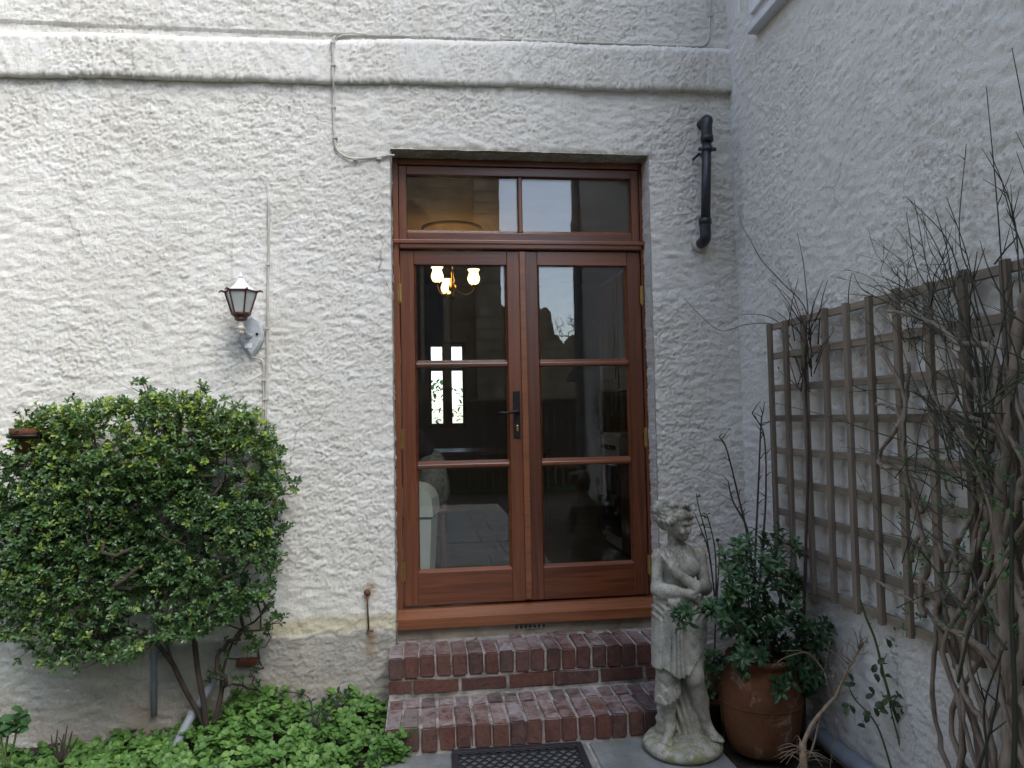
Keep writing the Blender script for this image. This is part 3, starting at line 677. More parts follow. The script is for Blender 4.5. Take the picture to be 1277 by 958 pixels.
n = len(ol); q.add([(pc.x+a, .01, pc.z+b) for a, b in ol]+[(pc.x+a, -.018, pc.z+b) for a, b in ol]+[(pc.x+a*.8, -.03, pc.z+b*.85) for a, b in ol], [tuple(range(3*n-1, 2*n-1, -1))[::-1]]+[(j*n+i, j*n+(i+1) % n, (j+1)*n+(i+1) % n, (j+1)*n+i) for j in range(2) for i in range(n)])
bp_ = lp(q, 'backplate', 'grey_alu')
q = MB(); q.lathe([(0, 0), (.007, 0), (.007, .004), (0, .005)], 10); q.v = [(pc.x+.028+x, -.031-z, pc.z+.005+y) for x, y, z in q.v]; lp(q, 'screw', 'dark_metal', False, bp_)
q = MB(); q.box(pc.x-.03, pc.x+.004, -.0325, -.0306, pc.z-.062, pc.z-.04); lp(q, 'sensor_label', 'lamp_white', False, bp_)

# small wall things half hidden by the bush
p0 = at(38, 541, -.33)
pot = empty('terracotta_wall_pot', (p0.x, -.33, p0.z-.1), 'small terracotta pot rim showing beside the top of the clipped bush', 'pot')
q = MB(); q.lathe([(0, -.0), (.05, 0), (.068, .09), (.078, .092), (.080, .125), (.068, .125), (.066, .095), (0, .09)], 20); q.build('pot_body', MT['terra'], pot, True)
q = MB(); q.tube([(0, .33, .09), (0, .085, .09)], .008, 8); q.lathe([(.082, .085), (.088, .085), (.088, .097), (.082, .097), (.082, .085)], 20); q.build('bracket_ring', MT['dark_metal'], pot, True)
p0 = at(192, 905, -.05); p1 = at(192, 700, -.05)
q = MB(); q.tube([(p0.x, -.05, at(190, 893, -.05).z), (p1.x, -.05, p1.z)], .014, 10); q.box(p0.x-.025, p0.x+.025, -.04, .0, .3, .32)
tag(q.build('iron_stake', MT['grey_pvc'], None, True), 'dark grey upright rod on the wall below the clipped bush', 'rod')
a = at(212, 945, -.30); b = at(240, 890, -.16); b2 = at(268, 845, -.08)
q = MB(); q.tube([a, b, b2], .020, 14); q.tube([b-(b-a)*.08, b+(b-a)*.08], .0235, 14)
tag(q.build('drain_pipe', MT['grey_pvc'], None, True), 'pale plastic drain pipe slanting behind the bush trunk', 'pipe')
p0 = at(310, 826, -.03)
q = MB(); q.box(p0.x-.055, p0.x+.05, -.05, .02, p0.z-.016, p0.z+.016, .006); tag(q.build('brick_corbel', MT['terra_dark']), 'rusty brown stub fixed to the wall behind low bush twigs', 'bracket')
# grey pipe along the foot of the wing
q = MB(); c = [atx(985, 872, XR-.045), atx(1010, 892, XR-.045), atx(1045, 922, XR-.045), atx(1085, 956, XR-.045)]
zz = .045
q.tube([(XR-.05, -.30, zz), (XR-.05, -2.6, zz)], .034, 14); q.tube([(XR-.05, -.66, zz), (XR-.05, -.78, zz)], .040, 14)
tag(q.build('ground_pipe', MT['grey_pvc'], None, True), 'grey drain pipe lying along the foot of the side wall', 'pipe')

# ================================================================== rubber doormat
mat_o = empty('door_mat', (.51, -.76, 0), 'black rubber doormat with rows of oval holes below the steps', 'doormat')
def mat_mesh():
    x0, x1, y0, y1 = -.275, .275, -.19, .165; z0, z1 = .004, .016; bd = .028
    q = MB(); 
    q.box(x0, x1, y0, y0+bd, z0, z1, .003); q.box(x0, x1, y1-bd, y1, z0, z1, .003); q.box(x0, x0+bd, y0+bd, y1-bd, z0, z1, .003); q.box(x1-bd, x1, y0+bd, y1-bd, z0, z1, .003)
    o = q.build('mat_border', MT['rubber'], mat_o)
    q = MB(); nx, ny = 12, 11; sx_ = (x1-x0-2*bd)/nx; sy_ = (y1-y0-2*bd)/ny     # lattice of zig-zag webs
    for j in range(ny+1):
        y = y0+bd+j*sy_; pts = []
        for i in range(2*nx+1):
            s_ = 1 if (i+j) % 2 else -1; pts.append((x0+bd+i*sx_/2, min(max(y+s_*sy_*.36, y0+bd), y1-bd), (z0+z1)/2-.001))
        q.tube(pts, .0042, 5)
    o = q.build('mat_lattice', MT['rubber'], mat_o); 
    return o
mat_mesh(); mat_o.rotation_euler = (0, 0, math.radians(-1.5))

# ================================================================== things inside the room
ch0 = at(567, 352, 2.12)
chd = empty('chandelier', (.40, 2.12, RZ1), 'lit brass chandelier with frilled glass shades seen through the door', 'chandelier')
def cp(q, n, mat, sm=True): o = q.build(n, MT[mat], chd, sm); o.location = -chd.location; return o
q = MB(); zc = 2.44
q.tube([(.40, 2.12, RZ1-.02), (.40, 2.12, zc)], .006, 8); q.lathe([(0, -.09), (.012, -.085), (.02, -.06), (.012, -.04), (.035, -.015), (.035, .015), (.015, .03), (.022, .06), (.012, .09), (.018, .12), (.006, .15), (0, .15)], 16, (.40, 2.12, zc)); q.lathe([(0, 0), (.05, 0), (.03, -.03), (0, -.035)], 16, (.40, 2.12, RZ1-.002)); cp(q, 'column', 'brass')
arms = [(.277, 2.05, 2.50), (.565, 2.06, 2.485), (.36, 2.30, 2.45)]
for (ax, ay, az) in arms:
    q = MB(); dx, dy = ax-.40, ay-2.12
    q.tube(curve_pts([(.40, 2.12, zc), (.40+dx*.35, 2.12+dy*.35, zc-.045), (.40+dx*.75, 2.12+dy*.75, zc-.06), (ax, ay, az-.065), (ax, ay, az-.045)], 6), .0045, 7); q.lathe([(0, -.05), (.012, -.05), (.022, -.035), (.012, -.025), (0, -.025)], 12, (ax, ay, az)); cp(q, 'arm', 'brass')
    q = MB(); q.lathe([(.014, -.03), (.035, -.02), (.047, .005), (.048, .025), (.038, .055), (.034, .07), (.048, .09), (.046, .09), (.032, .07), (.036, .055), (.046, .025), (.045, .006), (.033, -.017), (.014, -.027)], 20, (ax, ay, az)); cp(q, 'glass_shade', 'shade_lit')
# swing bin
bn = empty('swing_bin', (.09, .62, RZ0), 'cream plastic swing-top bin standing just inside the door', 'bin')
q = MB()
def tapered(q, w0, d0, w1, d1, z0, z1):
    q.add([(-w0, -d0, z0), (w0, -d0, z0), (w0, d0, z0), (-w0, d0, z0), (-w1, -d1, z1), (w1, -d1, z1), (w1, d1, z1), (-w1, d1, z1)], [(0, 3, 2, 1), (4, 5, 6, 7), (0, 1, 5, 4), (1, 2, 6, 5), (2, 3, 7, 6), (3, 0, 4, 7)])
tapered(q, .095, .09, .125, .115, 0, .47); q.build('bin_body', MT['bin'], bn)
q = MB(); tapered(q, .122, .112, .122, .112, .47, .485); q.build('bin_gap', MT['bin_dark'], bn)
q = MB(); V = []; na = 10
for sx_ in (-.132, .132):
    for i in range(na+1):
        th = math.pi*i/na; V.append((sx_*(1-.0*i), -.125*math.cos(th), .53+.135*math.sin(th)**.8))
    V += [(sx_, .125, .485), (sx_, -.125, .485)]
n = na+3; q.add(V, [tuple(range(n)), tuple(range(2*n-1, n-1, -1))]+[(i, (i+1) % n, (i+1) % n+n, i+n) for i in range(n)]); lid = q.build('bin_lid', MT['bin'], bn)
bn.rotation_euler = (0, 0, math.radians(80))
# blue coat over a chair
coat = empty('draped_chair', (.10, 1.25, RZ0), 'kitchen chair draped with a blue jacket and a patterned bag', 'chair')
q = MB(); q.box(-.2, .2, -.2, .2, .43, .46, .01); q.build('seat', MT['cupboard'], coat)
for sx_ in (-.17, .17):
    for sy_ in (-.17, .17): q = MB(); q.tube([(sx_, sy_, 0), (sx_*.95, sy_*.95, .44)], .017, 8); q.build('leg', MT['cupboard'], coat)
q = MB(); q.box(-.2, -.17, -.19, .19, .46, .95, .008); q.build('backrest', MT['cupboard'], coat)
def blob(name, mat, c, r, seed, par, rough=.18, amp2=1):
    bm = bmesh.new(); bmesh.ops.create_icosphere(bm, subdivisions=4, radius=1); rg = random.Random(seed); ph = [(rg.uniform(-4, 4), rg.uniform(-4, 4), rg.uniform(-4, 4), rg.uniform(0, 6)) for _ in range(9)]
    for v in bm.verts:
        n = sum(math.sin(v.co.x*a+v.co.y*b+v.co.z*c_*amp2+d) for a, b, c_, d in ph)/5
        v.co = Vector((v.co.x*r[0], v.co.y*r[1], v.co.z*r[2]))*(1+rough*n)+Vector(c)
    me = bpy.data.meshes.new(name); bm.to_mesh(me); bm.free(); me.materials.append(MT[mat]); me.polygons.foreach_set('use_smooth', [True]*len(me.polygons)); o = bpy.data.objects.new(name, me); COL.objects.link(o); o.parent = par; return o
blob('jacket', 'cloth_blue', (-.12, 0, .72), (.14, .24, .33), 3, coat); blob('scarf', 'cloth_dark', (.02, .0, .86), (.10, .12, .10), 4, coat); blob('bag', 'cloth_green', (.10, -.05, .63), (.11, .12, .20), 5, coat)
# cooker and cupboards along the right side
KX = 1.60
ck = empty('cooker', (KX+.3, 1.93, RZ0), 'white cooker with dark oven door and hanging tea towel', 'cooker')
def kp(q, n, mat, par, sm=False): o = q.build(n, MT[mat], par, sm); o.location = -Vector(par.location); return o
q = MB(); q.box(KX+.02, KX+.60, 1.68, 2.20, RZ0+.02, RZ0+.90, .006); kp(q, 'body', 'enamel', ck)
q = MB(); q.box(KX, KX+.019, 1.70, 2.18, RZ0+.12, RZ0+.68, .004); kp(q, 'oven_door', 'oven_glass', ck)
q = MB(); q.box(KX, KX+.019, 1.69, 2.19, RZ0+.71, RZ0+.88, .004); kp(q, 'control_panel', 'enamel', ck)
for i in range(5): q = MB(); q.tube([(KX, 1.76+i*.09, RZ0+.79), (KX-.025, 1.76+i*.09, RZ0+.79)], .018, 10); kp(q, 'knob', 'oven_glass', ck)
q = MB(); q.tube([(KX-.03, 1.72, RZ0+.66), (KX-.03, 2.16, RZ0+.66)], .009, 8); q.tube([(KX-.03, 1.74, RZ0+.66), (KX+.005, 1.74, RZ0+.66)], .007, 6); q.tube([(KX-.03, 2.14, RZ0+.66), (KX+.005, 2.14, RZ0+.66)], .007, 6); kp(q, 'door_rail', 'enamel', ck)
tw = MB(); V = []; nn = 14
for i in range(nn+1):
    y = 1.86+i*.016
    for j, (dx, dz) in enumerate(((-.018, -.25), (-.022, -.12), (-.020, 0), (0, .011), (.018, 0), (.016, -.2))): V.append((KX-.03+dx+.004*math.sin(i*.9), y, RZ0+.66+dz))
tw.add(V, [(i*6+j, (i+1)*6+j, (i+1)*6+j+1, i*6+j+1) for i in range(nn) for j in range(5)])
tag(tw.build('tea_towel', MT['cloth_white'], None, True), 'white tea towel hanging on the cooker rail inside', 'towel')
for nm, (ya, yb, za, zb), lb in (('base_cupboard', (1.04, 1.66, 0, .90), 'dark wooden kitchen base cupboard beside the cooker'), ('wall_cupboard', (1.04, 2.2, 1.22, 2.1), 'dark wooden wall cupboard above the cooker')):
    cupb = empty(nm, (KX+.3, (ya+yb)/2, RZ0+za), lb, 'cupboard'); dz_ = .35 if za else .6
    q = MB(); q.box(KX+.022, KX+dz_, ya, yb, RZ0+za, RZ0+zb, .004); kp(q, 'carcass', 'cupboard', cupb)
    nd = 1 if za == 0 else 2
    for i in range(nd):
        a = ya+(yb-ya)*i/nd+.01; b = ya+(yb-ya)*(i+1)/nd-.01
        q = MB(); q.box(KX+.004, KX+.021, a, b, RZ0+za+.02, RZ0+zb-.02, .003); d_ = kp(q, 'cupboard_door', 'cupboard', cupb)
        q = MB(); q.box(KX-.004, KX+.0035, a+.06, b-.06, RZ0+za+.09, RZ0+zb-.09, .004); o = q.build('door_panel', MT['cupboard'], d_)
tb = empty('kitchen_table', (.75, 3.2, RZ0), 'dark wooden kitchen table in the middle of the room', 'table')
q = MB(); q.box(-.55, .55, -.4, .4, .70, .74, .008); q.build('tabletop', MT['cupboard'], tb)
for sx_ in (-.48, .48):
    for sy_ in (-.33, .33): q = MB(); q.tube([(sx_, sy_, 0), (sx_, sy_, .70)], .03, 8); q.build('leg', MT['cupboard'], tb)

# ================================================================== garden statue (one sculpted surface)
class SDF:
    def __init__(s, lo, hi, d):
        s.lo = np.array(lo, float); s.d = d; n = np.ceil((np.array(hi)-s.lo)/d).astype(int)+1
        s.ax = [s.lo[i]+d*np.arange(n[i]) for i in range(3)]; s.f = np.full(tuple(n), .2, np.float32)
    def box(s, lo, hi):
        sl = []
        for i in range(3):
            a = int(np.clip((lo[i]-s.lo[i])/s.d-1, 0, len(s.ax[i])-1)); b = int(np.clip((hi[i]-s.lo[i])/s.d+2, 1, len(s.ax[i]))); sl.append(slice(a, b))
        g = np.meshgrid(*[s.ax[i][sl[i]] for i in range(3)], indexing='ij'); return tuple(sl), g
    @staticmethod
    def smin(a, b, k):
        if k <= 0: return np.minimum(a, b)
        h = np.clip(.5+.5*(b-a)/k, 0, 1); return b+(a-b)*h-k*h*(1-h)
    def comb(s, sl, d, k): s.f[sl] = s.smin(s.f[sl], d, k)
    def cone(s, a, b, ra, rb, k=.012, fn=None):          # tapered capsule
        a = np.array(a, float); b = np.array(b, float); R = max(ra, rb)+max(k*1.2, .02)
        sl, (X, Y, Z) = s.box(np.minimum(a, b)-R, np.maximum(a, b)+R)
        ba = b-a; L2 = ba@ba; t = np.clip(((X-a[0])*ba[0]+(Y-a[1])*ba[1]+(Z-a[2])*ba[2])/L2, 0, 1)
        d = np.sqrt((X-a[0]-t*ba[0])**2+(Y-a[1]-t*ba[1])**2+(Z-a[2]-t*ba[2])**2)-(ra+(rb-ra)*t)
        if fn: d = d+fn(X, Y, Z)
        s.comb(sl, d, k)
    def ell(s, c, r, k=.012, rot=0, fn=None, sub=False):  # ellipsoid, rot about z
        c = np.array(c, float); R = max(r)+max(k*1.2, .02); sl, (X, Y, Z) = s.box(c-R, c+R)
        x, y, z = X-c[0], Y-c[1], Z-c[2]; ca, sa = math.cos(rot), math.sin(rot); x, y = x*ca+y*sa, -x*sa+y*ca
        q = np.sqrt((x/r[0])**2+(y/r[1])**2+(z/r[2])**2)+1e-6; q2 = np.sqrt((x/r[0]**2)**2+(y/r[1]**2)**2+(z/r[2]**2)**2)+1e-6
        d = q*(q-1)/q2
        if fn: d = d+fn(X, Y, Z)
        if sub: s.f[sl] = -s.smin(-s.f[sl], d, k)
        else: s.comb(sl, d, k)
    def mesh(s):                                          # surface nets
        f = s.f; sg = f < 0; nx, ny, nz = f.shape
        cnt = np.zeros((nx-1, ny-1, nz-1), np.float32); acc = [np.zeros_like(cnt) for _ in range(3)]
        cor = lambda i, j, k: (slice(i, nx-1+i), slice(j, ny-1+j), slice(k, nz-1+k))
        for ax in range(3):
            for u in (0, 1):
                for v in (0, 1):
                    o = [0, 0, 0]; o[(ax+1) % 3] = u; o[(ax+2) % 3] = v; p = list(o); p[ax] = 1
                    fa, fb = f[cor(*o)], f[cor(*p)]; m_ = (fa < 0) != (fb < 0); t = np.where(m_, fa/np.where(m_, fa-fb, 1), 0)
                    cnt += m_
                    for q in range(3): acc[q] += np.where(m_, (o[q] if q != ax else t), 0)
        act = cnt > 0; idx = np.full(cnt.shape, -1); idx[act] = np.arange(act.sum()); I = np.argwhere(act)
        V = np.stack([s.lo[q]+s.d*(I[:, q]+acc[q][act]/cnt[act]) for q in range(3)], 1); F = []
        for ax in range(3):
            sl0 = [slice(1, -1)]*3; sl0[ax] = slice(0, -1); sl1 = list(sl0); sl1[ax] = slice(1, None)
            a, b = sg[tuple(sl0)], sg[tuple(sl1)]
            for pol in (True, False):
                e = np.argwhere((a != b) & (a == pol))
                if not len(e): continue
                e = e+np.array([1 if q != ax else 0 for q in range(3)]); u, v = (ax+1) % 3, (ax+2) % 3
                def at_(du, dv): w_ = e.copy(); w_[:, u] -= du; w_[:, v] -= dv; return idx[w_[:, 0], w_[:, 1], w_[:, 2]]
                q4 = np.stack([at_(1, 1), at_(0, 1), at_(0, 0), at_(1, 0)], 1)
                F.append(q4 if pol else q4[:, ::-1])
        return V, np.concatenate(F)
def make_statue():
    S = SDF((-.19, -.19, .035), (.20, .17, 1.085), .0042)
    # ---- lower body (kept apart first so that cloth can be laid over it)
    B = SDF((-.19, -.19, .035), (.20, .17, 1.085), .0042); K = .03
    B.ell((.005, .012, .60), (.098, .078, .075), K); B.ell((.0, .015, .67), (.072, .058, .05), K)
    B.cone((.052, .0, .57), (.042, -.062, .325), .074, .043, K)            # viewer's right thigh, to the knee
    B.cone((.042, -.062, .325), (.085, -.012, .205), .043, .041, .02); B.cone((.085, -.012, .205), (.122, .0, .085), .040, .024, .02)
    B.ell((.040, -.082, .322), (.028, .022, .03), .02)
    B.cone((-.045, .005, .57), (-.078, -.045, .325), .070, .044, K)
    B.cone((-.078, -.045, .325), (-.066, .006, .20), .044, .040, .02); B.cone((-.066, .006, .20), (-.058, .010, .085), .038, .024, .02)
    X, Y, Z = np.meshgrid(*B.ax, indexing='ij', sparse=True)
    # ---- cloth: body swollen, rippled with folds and trimmed at waist and hem
    th = np.arctan2(Y-.0, X-.0)
    sw = np.sqrt((X+.055)**2+((Z-.70)*.9)**2)                            # swags hanging from the hip knot
    up = np.clip((Z-.53)/.06, 0, 1); lo = 1-up
    left = np.clip((.03-X)/.05, 0, 1); pl = np.sin((X*1.0+.10*(Z-.5)*X*6+.15*Y)*2*np.pi/.0235+3*np.sin(Z*7)+1.4*np.sin(X*55+2))
    fold = up*.0058*np.sin(sw*2*np.pi/.0255+1.5*np.sin(X*30))+lo*left*.0055*pl+lo*(1-left)*.0025*np.sin((X*.7+Z*.7)*2*np.pi/.04)
    fl = np.clip((.60-Z)/.25, 0, 1)*left*.016                            # cloth stands off on the left
    cloth = B.f-.013-fl+fold
    hemz = np.where(X < -.005, .345+.02*np.sin(X*40)-.0*Z, .335+1.12*(X+.005)); hem = hemz-Z
    waist = Z-(.672-.10*X+.012*np.sin(X*45))
    cloth = np.maximum(np.maximum(cloth, hem*.7), waist*.8)
    # lower fall of cloth over the viewer's left shin
    shin = np.sqrt((X+.074)**2*1.0+(Y+.022)**2)-(.052+.012*np.clip((.33-Z)/.12, 0, 1))+.004*np.sin((X+.6*Y+Z*.35)*2*np.pi/.024)
    shin = np.maximum(shin, np.maximum(.212+.45*(X+.10)*np.where(X > -.08, 1, .2)-Z, Z-.36)*.8)
    # cloth behind and between the legs down to the base
    bk = np.sqrt(((X-.035-.09*(.3-Z))/1.0)**2+((Y-.045)/.75)**2)-(.060+.03*np.clip((.3-Z)/.25, 0, 1))+.0065*np.sin((X-.28*(.3-Z))*2*np.pi/.026)
    bk = np.maximum(bk, Z-.42)
    S.f = B.f.copy(); S.f = S.smin(S.f, cloth.astype(np.float32), .003); S.f = S.smin(S.f, shin.astype(np.float32), .004); S.f = S.smin(S.f, bk.astype(np.float32), .006)
    # gathered roll and knot of cloth at the hip
    S.cone((-.10, -.035, .655), (-.03, -.088, .640), .021, .019, .008); S.cone((-.03, -.088, .640), (.07, -.072, .655), .019, .013, .008)
    S.ell((-.045, -.095, .625), (.024, .014, .026), .014); S.cone((-.06, -.088, .63), (.0, -.086, .560), .016, .010, .012); S.cone((.0, -.086, .560), (.06, -.070, .600), .010, .009, .012); S.cone((-.07, -.082, .63), (-.015, -.088, .535), .013, .008, .010); S.cone((-.015, -.088, .535), (.075, -.060, .575), .008, .007, .010)
    for i, (xx, zz) in enumerate(((-.095, .36), (-.076, .345), (-.055, .35), (-.035, .36), (-.018, .375))): S.cone((xx*.65-.03, -.078, .60), (xx-.006, -.082-.006*(i % 2), zz), .009, .012, .006)
    # ---- torso
    S.cone((.0, .015, .665), (.008, .012, .77), .074, .084, .03); S.ell((.01, .015, .795), (.104, .056, .050), .03)
    S.ell((.052, -.056, .760), (.036, .030, .036), .026); S.ell((-.025, -.056, .765), (.034, .028, .034), .026)
    # neck, head: bowed and turned to the viewer's right
    class HS:                                             # head: a touch larger, bowed
        def __init__(h, S): h.S = S
        @staticmethod
        def t(p):
            p = np.array(p, float)-np.array((-.012, 0, .86)); a = .16; x, y, z = p; x2 = x*math.cos(.10)+z*math.sin(.10); z = -x*math.sin(.10)+z*math.cos(.10)
            y, z = y*math.cos(a)-z*math.sin(a), y*math.sin(a)+z*math.cos(a); return np.array((x2, y, z))*1.04+np.array((-.014, 0, .857))
        def ell(h, c, r, k=.012, rot=0, fn=None, sub=False): h.S.ell(h.t(c), tuple(q_*1.04 for q_ in r), k, rot, fn, sub)
        def cone(h, a, b, ra, rb, k=.012, fn=None): h.S.cone(h.t(a), h.t(b), ra*1.04, rb*1.04, k, fn)
    S0 = S; S0.cone((.004, .012, .815), (-.012, -.002, .885), .040, .034, .02); S = HS(S0)
    hc_ = np.array((-.022, -.012, .965)); S.ell(hc_, (.056, .066, .070), .012, rot=.55)
    S.ell((-.000, -.045, .935), (.038, .036, .048), .014, rot=.5); S.ell((.010, -.062, .903), (.016, .014, .014), .010)      # jaw, chin
    fx = np.array((.52, -.80, -.25)); fx /= np.linalg.norm(fx); sd_ = np.array((.84, .54, 0.)); upv = np.cross(sd_, fx); upv /= np.linalg.norm(upv); upv = upv if upv[2] > 0 else -upv
    fc = np.array((.012, -.062, .942))
    P = lambda a, b, c: fc+sd_*a+upv*b+fx*c
    for sx_ in (-1, 1): S.ell(P(.019*sx_, .014, .012), (.0115, .0115, .008), .006, sub=True); S.ell(P(.019*sx_, .013, .001), (.009, .009, .006), .004); S.cone(P(.008*sx_, .025, .010), P(.029*sx_, .023, .002), .006, .005, .006); S.ell(P(.023*sx_, -.012, .002), (.013, .013, .013), .010)
    S.cone(P(0, .022, .012), P(0, -.004, .020), .005, .0085, .006); S.ell(P(0, -.006, .018), (.010, .010, .007), .005)
    S.cone(P(-.010, -.021, .010), P(.010, -.021, .010), .0045, .0045, .004); S.cone(P(-.008, -.028, .009), P(.008, -.028, .009), .0045, .0045, .003)
    # hair: wavy cap, parted roll, bun and curls
    hw = lambda X, Y, Z: .0026*np.sin((X*.75+Y*.5+Z*.7)*2*np.pi/.0155+2.2*np.sin(X*60+Z*50))
    S.ell((-.030, .004, .980), (.058, .066, .060), .006, rot=.55, fn=hw); S.ell((-.058, .022, .955), (.045, .052, .050), .006, fn=hw)
    S.cone((-.070, -.050, .958), (-.010, -.072, .998), .017, .017, .006, hw); S.cone((-.010, -.072, .998), (.036, -.045, .985), .016, .013, .006, hw)
    S.ell((-.097, .030, .985), (.034, .032, .034), .005, fn=hw); S.ell((-.105, .02, .958), (.02, .02, .022), .005, fn=hw)
    for i in range(6):
        a = i*.5; S.ell((-.055+.022*i*.75, -.035-.016*math.sin(a), 1.030+.006*math.sin(i*2.1)-.004*abs(i-3)), (.011, .014, .010), .008)
    S = S0
    # ---- arm on the viewer's right: forearm crosses the chest, hand on the breast
    S.ell((.108, .008, .800), (.036, .036, .036), .02); S.cone((.112, .008, .795), (.128, -.022, .668), .034, .030, .014); S.cone((.128, -.022, .668), (.05, -.098, .690), .030, .026, .012); S.cone((.05, -.098, .690), (-.035, -.102, .748), .026, .018, .012)
    S.cone((-.035, -.102, .748), (-.060, -.094, .775), .019, .021, .010)
    for i, (dx, dz, L) in enumerate(((-.030, .040, 1), (-.020, .052, 1.05), (-.008, .054, 1), (.004, .046, .9))):
        a = np.array((-.074+.011*i, -.094, .783+.004*i)); b = a+np.array((dx*.55, .008, dz*.55))*L; c = b+np.array((dx*.4, .018, dz*.4))*L
        S.cone(a, b, .0085, .0078, .004); S.cone(b, c, .0078, .0062, .003)
    S.cone((-.045, -.106, .768), (-.030, -.096, .792), .0085, .008, .004); S.cone((-.030, -.096, .792), (-.026, -.086, .808), .008, .006, .003)
    # ---- other arm: bent low, forearm under, hand gathering the cloth
    S.ell((-.088, .010, .800), (.034, .036, .034), .02); S.cone((-.092, .010, .795), (-.112, -.018, .672), .032, .028, .014); S.cone((-.112, -.018, .672), (-.055, -.090, .675), .029, .024, .012); S.cone((-.055, -.090, .675), (.012, -.104, .664), .024, .017, .010)
    S.cone((.012, -.104, .664), (.036, -.102, .655), .018, .018, .008)
    for i in range(4):
        a = np.array((.044, -.106+.004*i, .668-.010*i)); b = a+np.array((.022, -.002, -.012)); c = b+np.array((.004, .012, -.018)); S.cone(a, b, .008, .0075, .003); S.cone(b, c, .0075, .006, .003)
    S.cone((.02, -.118, .668), (.046, -.116, .676), .008, .0065, .004)
    # ---- feet
    for (hx, hy, tx, ty) in ((.122, .012, .142, -.088), (-.056, .018, -.108, -.085)):
        h = np.array((hx, hy, .072)); t = np.array((tx, ty, .064)); dr = (t-h)/np.linalg.norm(t-h); sd2 = np.array((dr[1], -dr[0], 0)); sd2 /= np.linalg.norm(sd2)
        S.ell(h, (.025, .025, .023), .012); S.cone(h+np.array((0, -.012, .02)), t-dr*.022, .026, .017, .014); S.cone(h, t-dr*.02, .022, .020, .010)
        for i in range(5): o = sd2*(-.021+.0105*i); a = t-dr*(.018+.003*abs(i-1))+o; S.cone(a, a+dr*(.030-.003*i)-np.array((0, 0, .004)), .0085 if i else .0095, .0065, .003)
    # ---- tree stump behind
    S.cone((-.075, .055, .05), (-.060, .06, .25), .040, .034, .012, lambda X, Y, Z: .003*np.sin(Z*150+X*60)+.003*np.sin(X*110+Y*90))
    # ---- surface grain
    S.f += (.0009*np.sin(X*310+3*np.sin(Z*170))*np.sin(Z*290+2*np.sin(Y*200))).astype(np.float32)
    S.f[0] = S.f[-1] = .1; S.f[:, 0] = S.f[:, -1] = .1; S.f[:, :, 0] = .1; S.f[:, :, -1] = .1
    return S.mesh()
statue = empty('garden_statue', (1.198, -.715, 0), 'weathered stone statue of a draped woman hugging herself beside the steps', 'statue')
SV, SF_ = make_statue()
me = bpy.data.meshes.new('figure'); me.from_pydata(SV.tolist(), [], SF_.tolist()); me.validate(); me.polygons.foreach_set('use_smooth', [True]*len(me.polygons)); me.materials.append(MT['statue'])
fig = bpy.data.objects.new('figure', me); COL.objects.link(fig); fig.parent = statue; fig.scale = (.87, .90, 1)
q = MB(); prof = [(0, .0), (.135, .0), (.158, .006), (.166, .02), (.163, .036), (.150, .050), (.125, .057), (.09, .061), (.05, .063), (0, .064)]
nb = 48; V = []; rg = random.Random(5)
for k in range(nb):
    th = 2*math.pi*k/nb; wv = 1+.012*math.sin(3*th+1)+.008*math.sin(7*th)
    for r, z in prof: V.append((r*wv*math.cos(th)*1.0, r*wv*math.sin(th)*.98, z+(.0025*math.sin(5*th+r*60) if z > .04 else 0)))
m_ = len(prof); q.add(V, [(k*m_+i, ((k+1) % nb)*m_+i, ((k+1) % nb)*m_+i+1, k*m_+i+1) for k in range(nb) for i in range(m_-1)]); q.build('base', MT['statue'], statue, True)

# ================================================================== trellis
TX = XR-.052
trellis = empty('wooden_trellis', (TX, -1.4, .62), 'grey weathered square wooden trellis fixed to the white side wall', 'trellis')
def tl(q, m_): o = q.build('batten', m_, trellis); o.location = -trellis.location; return o
for k in range(13):
    y = -.478-.1565*k+random.uniform(-.006, .006); q = MB(); ln = random.uniform(-.008, .008)
    bx = [(-.016, 0), (.016, 0)]
    q.box(TX-.017, TX+.001, y-.0138, y+.0138, .640+random.uniform(-.01, .005), 1.815+random.uniform(-.006, .006), .002); q.v = [(a, b+(c-1.2)*ln, c) for a, b, c in q.v]; tl(q, MT['oldwood'])
for k in range(9):
    z = 1.80-.1432*k+random.uniform(-.004, .004); q = MB(); q.box(TX+.0015, TX+.022, -2.39, -.462, z-.0145, z+.0145, .002); ln = random.uniform(-.004, .004); q.v = [(a, b, c+(b+1.4)*ln) for a, b, c in q.v]; tl(q, MT['oldwood_y'])
for y in (-.64, -1.43, -2.2):
    for z in (1.66, .78):
        q = MB(); q.box(TX+.0225, XR+.01, y-.02, y+.02, z-.018, z+.018); o = q.build('wall_spacer', MT['oldwood'], trellis); o.location = -trellis.location

